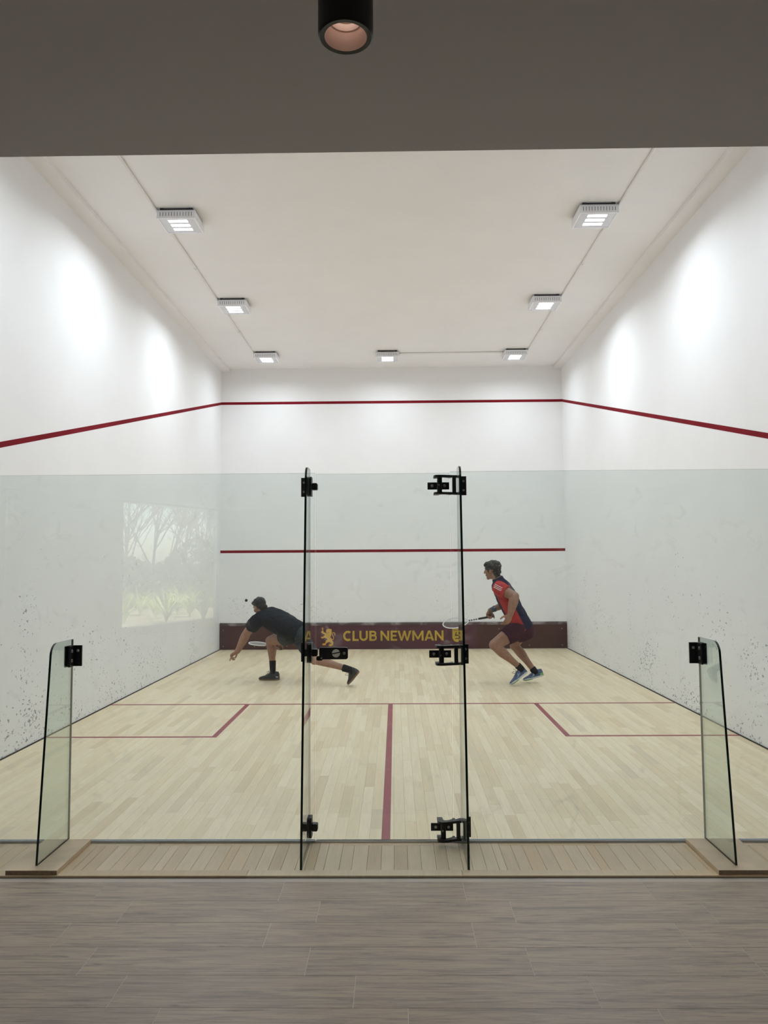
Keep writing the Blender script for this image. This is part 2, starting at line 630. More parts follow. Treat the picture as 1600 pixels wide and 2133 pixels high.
# front wall
wf = MB().quadbox(-XW - 0.2, XW + 0.2, YF, YF + 0.2, -0.2, ZC + 0.2).build('wall_front', M['wall_front'], kind='structure')
wf['label'] = 'white plastered front wall of the squash court'
for z0, z1 in ((1.78, 1.83), (4.57, 4.62)):
    MB().quadbox(-XW, XW, YF - 0.0012, YF + 0.001, z0, z1).build('wall_line', M['line'], wf)
for side, s in (('left', -1), ('right', 1)):
    prof = [(-0.0, -0.2), (YF, -0.2), (YF, ZC + 0.2), (YE, ZC + 0.2), (YE, ZL), (-0.0, ZL)]
    w = MB().prism(prof, s * XW, s * (XW + 0.2), 'x').build('wall_' + side, M['wall'], kind='structure')
    w['label'] = 'white plastered side wall on the %s of the court' % side
    def zl(y):
        return 2.13 + (4.57 - 2.13) * y / YF
    MB().prism([(0.0, zl(0)), (YF, zl(YF)), (YF, zl(YF) + 0.05), (0.0, zl(0) + 0.05)], s * (XW - 0.0012), s * (XW + 0.001), 'x').build(
        'wall_line', M['line'], w)
    # boxed soffit in the corner of wall and ceiling
    x0, x1 = sorted((s * XW, s * (XW - 0.16)))
    sf = MB().quadbox(x0, x1, YE, YF, ZC - 0.05, ZC).build('trim_%d' % (1 if s < 0 else 2), M['soffit'], kind='structure')
    sf['label'] = 'boxed soffit along the top of the %s side wall' % side
ce = MB().quadbox(-XW - 0.2, XW + 0.2, YE - 0.2, YF + 0.2, ZC, ZC + 0.2).build('ceiling', M['ceiling'], kind='structure')
ce['label'] = 'off white court ceiling carrying the flood lights'

# ------------------------------------------------------------------ court floor
fl = MB().quadbox(-XW, XW, 0.0, YF, -0.2, -0.012).build('floor', M['subfloor'], kind='structure')
fl['label'] = 'pale maple strip floor of the squash court'
rnd = random.Random(11)
PW = 0.0700
planks = []
nst = 91
x = -nst * PW / 2
for i in range(nst):
    xa = max(x + i * PW, -XW + 0.012)
    xb = min(x + (i + 1) * PW, XW - 0.012)
    y = -rnd.uniform(0, 0.8)
    while y < YF - 0.02:
        L = rnd.choice((0.38, 0.5, 0.62, 0.75, 0.9, 1.05)) * rnd.uniform(0.9, 1.1)
        a, b = max(y, 0.012), min(y + L, YF - 0.03)
        if b - a > 0.03:
            planks.append((xa + 0.0004, xb - 0.0004, a + 0.0005, b - 0.0005))
        y += L


def seen_area(pl):
    xa, xb, a, b = pl
    d = (a + b) / 2 - CAM_LOC.y
    u = ((xa + xb) / 2 - CAM_LOC.x) / d
    if abs(u) > 0.49:
        return 0
    return (xb - xa) * (1 / (a - CAM_LOC.y) - 1 / (b - CAM_LOC.y)) / d


planks.sort(key=seen_area, reverse=True)
unit = MB().quadbox(-0.5, 0.5, -0.5, 0.5, -0.5, 0.5)


def unit_mesh(name, mat):
    me = unit.mesh(name, mat)
    return me


pm = unit_mesh('plank', M['plank'])
NP = 296
for xa, xb, a, b in planks[:NP]:
    o = link('plank', pm, fl)
    o.location = ((xa + xb) / 2, (a + b) / 2, -0.006)
    o.scale = (xb - xa, b - a, 0.012)


def mass(name, boxes, z0, z1, mat, parent, seed):
    mb = MB()
    r = random.Random(seed)
    tones = []
    for xa, xb, a, b in boxes:
        mb.quadbox(xa, xb, a, b, z0, z1)
        tones += [r.random()] * 6
    me = mb.mesh(name, mat)
    at_ = me.attributes.new('tone', 'FLOAT', 'FACE')
    at_.data.foreach_set('value', tones)
    return link(name, me, parent, kind='stuff')


mass('far_planks', planks[NP:], -0.012, 0.0, M['plank_mass'], fl, 3)
for side, sx_ in (('left', -1), ('right', 1)):
    a, b = sorted((sx_ * XW, sx_ * (XW - 0.012)))
    MB().quadbox(a, b, 0.02, YF - 0.031, -0.012, 0.007).build('baseboard_' + side, M['subfloor'], kind='structure', label='dark joint at the foot of the %s court wall' % side)
# painted lines
LW = 0.05
YS = 4.26          # near edge of the short line
for x0, x1, y0, y1 in ((-XW + 0.008, XW - 0.008, YS, YS + LW), (-0.034, 0.016, 0.014, YS),
                       (-1.652, -1.602, 2.64, YS), (1.602, 1.652, 2.64, YS),
                       (-XW + 0.008, -1.652, 2.64, 2.69), (1.652, XW - 0.008, 2.64, 2.69)):
    MB().quadbox(x0, x1, y0, y1, -0.001, 0.0008).build('court_line', M['floor_line'], fl)

WA, WB = V((-5.941, -12.341, 0)), V((-4.535, -15.486, 0))
wd = (WB - WA).normalized()
wnrm = V((wd.y, -wd.x, 0))           # towards the garden
if wnrm.x > 0:
    wnrm = -wnrm
WLEN = (WB - WA).length
S0, S1 = -6.4, 7.29

# ------------------------------------------------------------------ lobby
LX0, LX1, LY0 = -9.0, 5.2, -19.0
PA, PB = WA + wd * S0, WA + wd * S1
LOBBY = [(LX1, 0.0), (LX1, LY0), (PB.x, LY0), (PA.x, PA.y), (LX0, PA.y), (LX0, 0.0)]


def in_lobby(x, y):
    return (V((x, y, 0)) - WA).dot(wnrm) < 0.0 or y > PA.y


ZT = -0.010                          # top of the tiles
lf = MB().prism(LOBBY, -0.2, ZT - 0.0008, 'z').build('lobby_floor', M['grout'], kind='structure')
lf['label'] = 'timber-look tile floor of the lobby in front of the glass wall'
TL, TW = 0.90, 0.22
first = {0: -1.415, 1: -1.212, 2: -1.413, 3: -1.21, 4: -1.008, 5: -0.808}
tiles_near, tiles_far = [], []
for r_ in range(0, 84):
    y1 = -0.525 - r_ * TW
    y0 = y1 - TW
    if y0 < LY0:
        break
    xs = first.get(r_, -1.415 + 0.2 * ((r_ * 2) % 9))
    k = math.floor((LX0 - xs) / TL)
    while xs + k * TL < LX1:
        a, b = max(xs + k * TL, LX0), min(xs + (k + 1) * TL, LX1)
        t_ = (a + 0.0013, b - 0.0013, y0 + 0.0009, y1 - 0.0009)
        if b - a > 0.02 and in_lobby((a + b) / 2, y0):
            (tiles_near if (r_ < 8 and -5 < a < 4) else tiles_far).append(t_)
        k += 1
tm = unit_mesh('tile', M['tile'])
for xa, xb, a, b in tiles_near:
    o = link('tile', tm, lf)
    o.location = ((xa + xb) / 2, (a + b) / 2, ZT - 0.006)
    o.scale = (xb - xa, b - a, 0.012)
mass('far_tiles', tiles_far, ZT - 0.012, ZT, M['tile_mass'], lf, 5)

# threshold of short strips in front of the glass
sill = MB().quadbox(-XW - 1.2, XW + 1.2, -0.478, -0.001, -0.15, -0.008).build('threshold', M['subfloor'], kind='structure')
sill['label'] = 'timber threshold of short strips between glass wall and tiles'
sm = unit_mesh('strip', M['sill'])


def strip(x0, x1, y0, y1, z1=0.0):
    o = link('strip', sm, sill)
    o.location = ((x0 + x1) / 2, (y0 + y1) / 2, z1 - 0.008)
    o.scale = (x1 - x0 - 0.0016, y1 - y0 - 0.0016, 0.016)


rs = random.Random(21)
back = [(-3.3, -0.62), (-0.25, 0.262), (0.63, 3.3)]
x = -3.3
stops = sorted([e for a, b in back for e in (a, b)])
while x < 3.299:
    w_ = rs.choice((0.05, 0.065, 0.07, 0.072, 0.08, 0.075))
    nx = min([e for e in stops if e > x + 0.001])
    if nx - x < w_ * 1.5:
        w_ = nx - x
    xm = x + w_ / 2
    yb = -0.055 if any(a < xm < b for a, b in back) else -0.008
    strip(x, x + w_, -0.405, yb)
    x += w_
for a, b in back:
    cuts = [a] + [c for c in (-2.2, -1.3, 1.25, 2.4) if a < c < b] + [b]
    for i in range(len(cuts) - 1):
        strip(cuts[i], cuts[i + 1], -0.055, -0.008)
for a, b in ((-4.3, -2.1), (-2.1, -0.72), (-0.72, 0.39), (0.39, 1.47), (1.47, 4.3)):
    strip(a, b, -0.478, -0.405, 0.001)

# lobby ceiling slab, with the upstand above its edge
LCE = [(LX1, 0.2), (LX1, LY0), (PB.x, LY0), (PA.x, PA.y), (LX0, PA.y), (LX0, 0.2), (-XW - 0.2, 0.2), (-XW - 0.2, YE), (XW + 0.2, YE), (XW + 0.2, 0.2)]
lc = MB().prism(LCE, ZL, ZL + 0.25, 'z').build('lobby_ceiling', M['lobby_ceiling'], kind='structure')
lc['label'] = 'flat grey lobby ceiling ending in a straight edge before the court'
up = MB().quadbox(-XW - 0.2, XW + 0.2, YE - 0.2, YE, ZL + 0.25, ZC).build('wall_above_lobby', M['wall'], kind='structure')
up['label'] = 'white upstand above the edge of the lobby ceiling'
MB().quadbox(LX0, -XW - 0.2, 0.0, 0.2, -0.2, ZL).build('wall_back_left', M['lobby_wall'], kind='structure')
MB().quadbox(XW + 0.2, LX1, 0.0, 0.2, -0.2, ZL).build('wall_back_right', M['lobby_wall'], kind='structure')
MB().quadbox(LX1, LX1 + 0.2, LY0, 0.2, -0.2, ZL + 0.25).build('wall_lobby_right', M['lobby_wall'], kind='structure')
MB().quadbox(PB.x - 0.1, LX1, LY0 - 0.2, LY0, -0.2, ZL + 0.25).build('wall_lobby_rear', M['lobby_wall'], kind='structure')
MB().quadbox(LX0 - 0.2, LX0, PA.y, 0.2, -0.2, ZL + 0.25).build('wall_lobby_end', M['lobby_wall'], kind='structure')
MB().quadbox(LX0 - 0.2, PA.x, PA.y - 0.2, PA.y, -0.2, ZL + 0.25).build('wall_lobby_corner', M['lobby_wall'], kind='structure')
# angled lobby wall on the left with its garden window (seen as a reflection in the glass)
def wall_piece(mb, s0, s1, z0, z1, d0=0.0, d1=0.18, mi=0):
    pts = [WA + wd * s0 + wnrm * d0, WA + wd * s1 + wnrm * d0, WA + wd * s1 + wnrm * d1, WA + wd * s0 + wnrm * d1]
    mb.prism([(p.x, p.y) for p in pts], z0, z1, 'z', mi)


N0, N1 = -3.005, -2.955               # narrow slot window
lw = MB()
wall_piece(lw, S0, N0, -0.2, 2.97)
wall_piece(lw, N1, 0.0, -0.2, 2.97)
wall_piece(lw, WLEN, S1, -0.2, 2.97)
wall_piece(lw, 0.0, WLEN, -0.2, 0.15)
wall_piece(lw, N0, N1, -0.2, 0.15)
lw.build('wall_lobby_left', M['lobby_wall'], kind='structure')
lw2 = MB()
wall_piece(lw2, S0, S1, 2.97, ZL + 0.25, 0.0, 0.18)
lw2.build('trim_3', M['lobby_wall'], kind='structure')
for k, (a, b, zt) in enumerate(((0.0, WLEN, 2.97), (N0, N1, 2.97))):
    wm = thing('window_%d' % (k + 1), WA + wd * a, ('wide garden window behind the camera, mirrored in the left glass panel',
               'narrow slot of daylight mirrored at the far left of the glass wall')[k], 'window', kind='structure')
    g = MB(); wall_piece(g, a + 0.002, b - 0.002, 0.152, zt - 0.002, 0.085, 0.093)
    g.build('pane', M['window_glass'], wm)
    if k == 0:
        f_ = MB()
        wall_piece(f_, a, a + 0.03, 0.15, zt, 0.06, 0.12)
        wall_piece(f_, b - 0.03, b, 0.15, zt, 0.06, 0.12)
        wall_piece(f_, a, b, 0.15, 0.17, 0.06, 0.12)
        wall_piece(f_, a, b, zt - 0.02, zt, 0.06, 0.12)
        f_.build('window_frame', M['conduit'], wm)

# ------------------------------------------------------------------ flood lights
def fixture():
    L0 = V((-2.37, 3.125, 0)); W_, D_ = 0.395, 0.37
    zb, zt = 5.138, 5.224
    x0, y0 = L0.x, L0.y
    x1, y1 = x0 + W_, y0 + D_
    t = thing('flood_light', ((x0 + x1) / 2, (y0 + y1) / 2, zb), '', 'light', 'LED flood lights on the court ceiling')
    h = MB()
    e = 0.016
    h.quadbox(x0, x1, y0, y0 + e, zb, zt).quadbox(x0, x1, y1 - e, y1, zb, zt)
    h.quadbox(x0, x0 + e, y0 + e, y1 - e, zb, zt).quadbox(x1 - e, x1, y0 + e, y1 - e, zb, zt)
    h.quadbox(x0, x1, y0, y1, zt - 0.012, zt)
    ho = h.build('housing', M['fixture'], t)
    sl = MB()
    for k in range(12):
        xx = x0 + 0.035 + k * (W_ - 0.07) / 11
        for ya in (y0 - 0.0015, y1 - 0.0005):
            sl.quadbox(xx - 0.0022, xx + 0.0022, ya, ya + 0.002, zb + 0.022, zt - 0.022)
    sl.build('vent_slots', M['fixture_dark'], ho, kind='stuff')
    MB().quadbox(x0 + e, x1 - e, y0 + e, y1 - e, zb + 0.006, zb + 0.014).build('lens', M['lens'], t)
    for xa in (x0 + 0.03, x1 - 0.07):
        MB().quadbox(xa, xa + 0.04, y0 + 0.01, y1 - 0.01, zt, ZC).build('bracket', M['fixture_dark'], t)
    bk = MB().quadbox(x0 + 0.075, x1 - 0.075, y0 + 0.012, y1 - 0.012, zt, ZC - 0.004)
    bk.build('gap_fill', M['fixture_dark'], t)  # dark block standing in for the dark gap above the housing
    for k in range(3):
        ya = y0 + 0.060 + k * 0.098
        MB().quadbox(x0 + 0.10, x1 - 0.10, ya, ya + 0.052, zb + 0.0045, zb + 0.007).build('led_bar', M['led'], t)
        ld = bpy.data.lights.get('led_bar_light') or bpy.data.lights.new('led_bar_light', 'AREA')
        ld.shape = 'RECTANGLE'
        ld.size, ld.size_y = W_ - 0.20, 0.052
        ld.energy = LED_POWER
        ld.color = LED_COLOR
        ld.spread = math.radians(164)
        lo = bpy.data.objects.new('led_bar_light', ld)
        COL.objects.link(lo)
        lo.parent = t
        lo.location = V(((x0 + x1) / 2, ya + 0.026, zb + 0.0035)) - V(t.location)
    return t


fx = fixture()
dim = bpy.data.lights['led_bar_light'].copy()
dim.energy = LED_POWER * 0.50
spots = [(-2.172, 3.31, 'flood light nearest the camera on the left ceiling conduit'),
         (-2.172, 6.02, 'middle flood light of the left ceiling conduit'),
         (-2.172, 8.72, 'farthest left flood light, by the front wall corner'),
         (2.163, 3.31, 'flood light nearest the camera on the right ceiling conduit'),
         (2.163, 6.01, 'middle flood light of the right ceiling conduit'),
         (2.163, 8.70, 'farthest right flood light, by the front wall corner'),
         (-0.055, 8.73, 'flood light alone in the middle of the ceiling before the front wall'),
         (-2.172, 0.60, 'flood light hidden behind the lobby ceiling edge on the left'),
         (2.163, 0.60, 'flood light hidden behind the lobby ceiling edge on the right')]
for i, (x, y, lab) in enumerate(spots):
    o = fx if i == 0 else copy_tree(fx)
    o.location = (x, y, 5.138)
    o['label'] = lab
    if 8 < y:          # the row before the front wall is dimmed
        for ch in o.children:
            if ch.type == 'LIGHT':
                ch.data = dim


def conduit(p0, p1, clips, label):
    t = thing('conduit', p0, label, 'conduit', 'white conduits along the court ceiling')
    MB().tube([p0, p1], 0.0125, 12).build('pipe', M['conduit'], t, True)
    d = (V(p1) - V(p0)).normalized()
    s = d.cross(V((0, 0, 1)))
    for c in clips:
        q = V(p0) + d * c
        m = MB()
        for k in range(2):
            cc = q
        ext = V((abs(d.x), abs(d.y), 0)) * 0.012 + V((abs(s.x), abs(s.y), 0)) * 0.019
        m.quadbox(q.x - ext.x, q.x + ext.x, q.y - ext.y, q.y + ext.y, q.z - 0.0125, ZC)
        m.build('clip', M['conduit'], t)
        sc = q + s * 0.0 - V((0, 0, 0.0135))
        MB().tube([sc, sc + V((0, 0, 0.002))], 0.005, 8).build('screw', M['fixture_dark'], t)


zc = 5.2365
conduit((-2.385, YE + 0.05, zc), (-2.385, 8.75, zc), (3.2, 6.66, 9.3), 'white conduit linking the left row of flood lights')
conduit((2.375, YE + 0.05, zc), (2.375, 8.75, zc), (3.2, 6.66, 9.3), 'white conduit linking the right row of flood lights')
conduit((0.145, 8.72, zc), (1.965, 8.70, zc), (0.83,), 'white conduit from the middle flood light to the right one')

# ------------------------------------------------------------------ spot lamp over the camera
c = V((-0.046, -2.853, 2.790))
sp = thing('spot_lamp', (c.x, c.y, c.z), 'black cylinder spot lamp hanging from the grey lobby ceiling', 'lamp')
R_ = 0.0625
MB().lathe(c, [(R_ - 0.0145, 0.001), (R_ - 0.004, 0.0), (R_, 0.004), (R_, ZL - c.z - 0.004), (R_ - 0.004, ZL - c.z)], 56).build('housing', M['spot'], sp, True)
MB().lathe(c, [(R_ - 0.0145, 0.001), (R_ - 0.0165, 0.008), (0.039, 0.036), (0.0385, 0.040), (0.0355, 0.041), (0.033, 0.056), (0.030, 0.058), (0.026, 0.075)], 56).build('reflector', M['copper'], sp, True)
MB().lathe(c, [(0.0265, 0.074), (0.02, 0.070), (0.0005, 0.069)], 32).build('bulb', emit_material('added_bulb_glow', (1.0, 0.84, 0.76), 2.0), sp, True)  # weak glow added to brighten the reflector

# ------------------------------------------------------------------ glass back wall
GT = 0.006                            # half thickness


def pane(name, parent, x0, x1, z0, z1, mat=None):
    m = MB()
    b = len(m.v)
    m.quadbox(x0, x1, -GT, GT, z0, z1, 0)
    m.m = [1, 1, 0, 0, 2, 2]
    return m.build(name, [mat or M['glass'], M['edge'], M['edge_pale']], parent)


gl = thing('glass_screen', (-1.8, 0, 0), 'fixed glass panel left of the glass door, mirroring the garden window', 'glass screen', 'fixed glass screens of the back wall')
pane('pane', gl, -XW + 0.004, -0.415, 0.0132, 2.13)
MB().quadbox(-XW + 0.004, -0.415, -0.0145, 0.012, 0.0006, 0.013).build('seal', M['seal'], gl)
gr = thing('glass_screen', (1.8, 0, 0), 'fixed glass panel right of the glass door hinges', 'glass screen', 'fixed glass screens of the back wall')
pane('pane', gr, 0.384, XW - 0.004, 0.0132, 2.133)
MB().quadbox(0.384, XW - 0.004, -0.0145, 0.012, 0.0006, 0.013).build('seal', M['seal'], gr)
dr = thing('door_1', (0, 0, 0), 'frameless glass court door with black hinges on its right edge', 'door', kind='structure')
pane('pane', dr, -0.409, 0.3785, 0.0125, 2.124)
MB().quadbox(-0.413, 0.382, -0.011, 0.012, 0.0006, 0.0095).build('sweep_seal', M['lockdisc'], dr)


def disc(mb, c, r, t, n=16, mi=0, axis=V((0, -1, 0))):
    c = V(c)
    a = axis.orthogonal().normalized()
    b = axis.cross(a)
    rs_ = [[c + axis * h + (a * math.cos(2 * PI * i / n) + b * math.sin(2 * PI * i / n)) * rr for i in range(n)]
           for rr, h in ((r, 0), (r, t * 0.55), (r * 0.75, t))]
    return mb.rings(rs_, True, mi)


def bolt(parent, c, r=0.008, axis=V((0, -1, 0))):
    m = MB()
    disc(m, c, r, 0.005, 14, 0, axis)
    m.build('bolt', M['bolt'], parent, True)


def fin(x, base_z, top, label, taper, group):
    t = thing('glass_fin', (x, -0.2, base_z), label, 'glass fin', group)
    yb = -GT - 0.001
    d0, d1 = -0.405, -0.405 + taper * (top - base_z)
    r = 0.07
    pts = [(yb, base_z), (d0, base_z), (d1 - 0.0, top - r)]
    for k in range(1, 9):
        a = k / 8 * PI / 2
        pts.append((d1 + r - r * math.cos(a), top - r + r * math.sin(a)))
    pts.append((yb, top))
    m = MB().prism(pts, x - 0.006, x + 0.006, 'x', 0, 1)
    m.m[-1] = 2
    m.build('pane', [M['fin_glass'], M['edge'], M['edge_pale']], t)
    return t


TAP = 0.100
GF = 'glass fins bracing the back wall'
f1 = fin(-0.447, 0.0, 2.150, 'tall glass fin left of the door, with the latch clamp', TAP, GF)
f2 = fin(0.428, 0.0, 2.150, 'tall glass fin right of the door, beside the hinges', TAP, GF)
f3 = fin(-1.838, 0.0235, 1.163, 'short glass fin standing on the left wooden base board', TAP, GF)
f4 = fin(1.812, 0.0235, 1.158, 'short glass fin standing on the right wooden base board', TAP, GF)
for (x0, x1, lab) in ((-1.970, -1.702, 'wooden base board under the short left glass fin'),
                      (1.695, 1.99, 'wooden base board under the short right glass fin')):
    t = thing('base_board', ((x0 + x1) / 2, -0.24, 0.001), lab, 'board', 'wooden base boards of the short fins')
    m = MB().quadbox(x0, x1, -0.468, -0.016, 0.0015, 0.0235)
    m.m[2] = 1
    m.build('board', [M['base'], M['base_end']], t)
# angle clamps of the short fins (parts of the fins)
for t, x, s in ((f3, -1.838, 1), (f4, 1.812, -1)):
    z0, z1 = 1.008, 1.128
    a, b = sorted((x + s * 0.0065, x + s * 0.060))
    MB().quadbox(a, b, -GT - 0.010, -GT - 0.0005, z0, z1).build('clamp_plate', M['black'], t)
    a, b = sorted((x + s * 0.0065, x + s * 0.0165))
    MB().quadbox(a, b, -0.078, -GT - 0.010, z0, z1).build('clamp_plate', M['black'], t)
    a, b = sorted((x - s * 0.0065, x - s * 0.0150))
    MB().quadbox(a, b, -0.078, -GT - 0.0005, z0, z1).build('clamp_plate', M['black'], t)
    for bz in (1.043, 1.098):
        bolt(t, (x + s * 0.0165, -0.05, bz), 0.010, V((s, 0, 0)))
    bolt(t, (x + s * 0.038, -GT - 0.010, 1.098), 0.008)
# clamps with door stops on the tall left fin
for zc_, kind in ((2.045, 'stop'), (1.083, 'latch'), (0.100, 'stop')):
    x = -0.447
    z0, z1 = zc_ - 0.056, zc_ + 0.056
    MB().quadbox(x - 0.048, x - 0.0065, -GT - 0.010, -GT - 0.0005, z0, z1).build('clamp_plate', M['black'], f1)
    MB().quadbox(x - 0.0155, x - 0.0065, -0.075, -GT - 0.0105, z0, z1).build('clamp_plate', M['black'], f1)
    m = MB()
    m.prism([(-0.080, z0 + 0.008), (-0.080, z1 - 0.008), (-0.070, z1), (-GT - 0.001, z1), (-GT - 0.001, z0), (-0.070, z0)], x + 0.0065, x + 0.019, 'x')
    m.build('clamp_block', M['black'], f1)
    for bz in (zc_ - 0.027, zc_ + 0.027):
        bolt(f1, (x - 0.031, -GT - 0.010, bz), 0.0075)
    q = []
    for cx_, cz_, a0 in ((0.045, 0.013, 0), (0.026, 0.013, 90), (0.026, -0.013, 180), (0.045, -0.013, 270)):
        for k in range(4):
            a = math.radians(a0 + k * 30)
            q.append((x + cx_ + 0.007 * math.cos(a), zc_ + cz_ + 0.007 * math.sin(a)))
    MB().prism(q, -0.062, -0.024, 'y').build('door_stop' if kind == 'stop' else 'latch_keeper', M['black'], f1)


# latch box on the door
def rounded(x0, x1, z0, z1, r, n=5):
    q = []
    for cx_, cz_, a0 in ((x1 - r, z1 - r, 0), (x0 + r, z1 - r, 90), (x0 + r, z0 + r, 180), (x1 - r, z0 + r, 270)):
        for k in range(n + 1):
            a = math.radians(a0 + k * 90 / n)
            q.append((cx_ + r * math.cos(a), cz_ + r * math.sin(a)))
    return q


lt = MB().prism(rounded(-0.388, -0.222, 1.042, 1.110, 0.011), -0.034, -GT - 0.0005, 'y').build('latch_box', M['black'], dr)
MB().prism(rounded(-0.404, -0.366, 1.036, 1.062, 0.010), -0.040, -0.0345, 'y').build('latch_bolt', M['black'], lt)
m = MB(); disc(m, (-0.290, -0.034, 1.077), 0.0235, 0.004, 32); m.build('lock_disc', M['lockdisc'], lt, True, label='white round lock disc')
s_ = MB()
dv = V((0.98, 0, 0.20)).normalized()
pv = V((-dv.z, 0, dv.x))
cc = V((-0.290, 0, 1.079))
s_.prism([((cc + dv * a + pv * b).x, (cc + dv * a + pv * b).z) for a, b in ((-0.0235, -0.0028), (0.0235, -0.0028), (0.0235, 0.0028), (-0.0235, 0.0028))], -0.0392, -0.0375, 'y')
s_.build('lock_slot', M['black'], lt)
bolt(lt, (-0.243, -0.034, 1.076), 0.0085)
bolt(lt, (-0.374, -0.040, 1.050), 0.006)

# hinges
ARM = [(0.284, -0.016), (0.284, -0.080), (0.292, -0.098), (0.310, -0.106), (0.335, -0.104), (0.365, -0.092), (0.398, -0.082),
       (0.4205, -0.078), (0.4205, -0.030), (0.408, -0.036), (0.396, -0.048), (0.378, -0.056), (0.386, -0.034), (0.374, -0.030),
       (0.366, -0.052), (0.345, -0.068), (0.328, -0.072), (0.318, -0.062), (0.314, -0.016)]


def hinge(zc_, label):
    t = thing('door_hinge', (0.33, -0.05, zc_), label, 'hinge', 'black pivot hinges of the glass door')
    z0, z1 = zc_ - 0.056, zc_ + 0.056
    dp = MB().quadbox(0.250, 0.377, -GT - 0.010, -GT - 0.0008, zc_ - 0.021, zc_ + 0.021).build('door_plate', M['black'], t)
    for bx in (0.277, 0.350):
        bolt(dp, (bx, -GT - 0.010, zc_), 0.0085)
    for a, b in ((z1 - 0.013, z1), (z0, z0 + 0.013)):
        MB().prism(ARM, a, b, 'z').build('hinge_arm', M['black'], t)
    ba = MB().loft([(V((0.318, -0.064, z)), V((0.0145, 0, 0)), V((0, 0.0145, 0))) for z in (z0 + 0.013, z1 - 0.013)], 16, power=3)
    ba.quadbox(0.306, 0.330, -0.064, -GT - 0.0105, zc_ - 0.020, zc_ + 0.020)
    bo = ba.build('barrel', M['black'], t, True)
    bolt(bo, (0.314, -0.078, zc_), 0.004)
    MB().quadbox(0.392, 0.413, -0.082, -0.050, z0 + 0.013, z1 - 0.013).build('hinge_post', M['black'], t)
    fp = MB().quadbox(0.4345, 0.478, -GT - 0.010, -GT - 0.0008, z0, z1).build('fin_plate', M['black'], t)
    MB().quadbox(0.4345, 0.4435, -0.075, -GT - 0.0105, z0, z1).build('fin_plate', M['black'], t)
    for bz in (zc_ - 0.027, zc_ + 0.027):
        bolt(fp, (0.461, -GT - 0.010, bz), 0.0075)


hinge(2.047, 'top black hinge of the glass door')
hinge(1.068, 'middle black hinge of the glass door, at the height of the latch')
hinge(0.088, 'bottom black hinge of the glass door, just above the threshold')

# ------------------------------------------------------------------ tin with banner
YT = YF - 0.03
tin = thing('tin_board', (0, YT, 0), 'maroon tin board along the foot of the front wall, lettered in yellow', 'board')
MB().quadbox(-XW + 0.004, XW - 0.004, YT, YF - 0.0005, 0.004, 0.435).build('panel', M['tin'], tin)
MB().prism([(YT - 0.002, 0.436), (YT - 0.002, 0.470), (YT + 0.010, 0.488), (YF - 0.0005, 0.488), (YF - 0.0005, 0.436)], -XW + 0.004, XW - 0.004, 'x').build(
    'top_strip', M['tin_cap'], tin)
bn = MB().quadbox(-1.640, 1.540, YT - 0.0016, YT - 0.0001, 0.006, 0.434).build('banner', M['banner'], tin)
for sx_ in (-3.13, -2.55, -1.95, 1.95, 2.5, 3.1):
    for sz_ in (0.06, 0.36):
        m = MB(); disc(m, (sx_, YT, sz_), 0.009, 0.003, 10); m.build('screw', M['bolt'], tin, True)


def stroke(p, w):
    """closed outline of a polyline with width w -> list of quads"""
    L, R = [], []
    n = len(p)
    for i in range(n):
        a = V((*p[max(i - 1, 0)], 0)); b = V((*p[min(i + 1, n - 1)], 0))
        d = (b - a).normalized()
        nn = V((-d.y, d.x, 0)) * w / 2
        c = V((*p[i], 0))
        L.append(c + nn); R.append(c - nn)
    return [(q.x, q.y) for q in L] + [(q.x, q.y) for q in reversed(R)]


def arc(cx, cy, rx, ry, a0, a1, n=14):
    return [(cx + rx * math.cos(math.radians(a0 + (a1 - a0) * k / n)), cy + ry * math.sin(math.radians(a0 + (a1 - a0) * k / n))) for k in range(n + 1)]


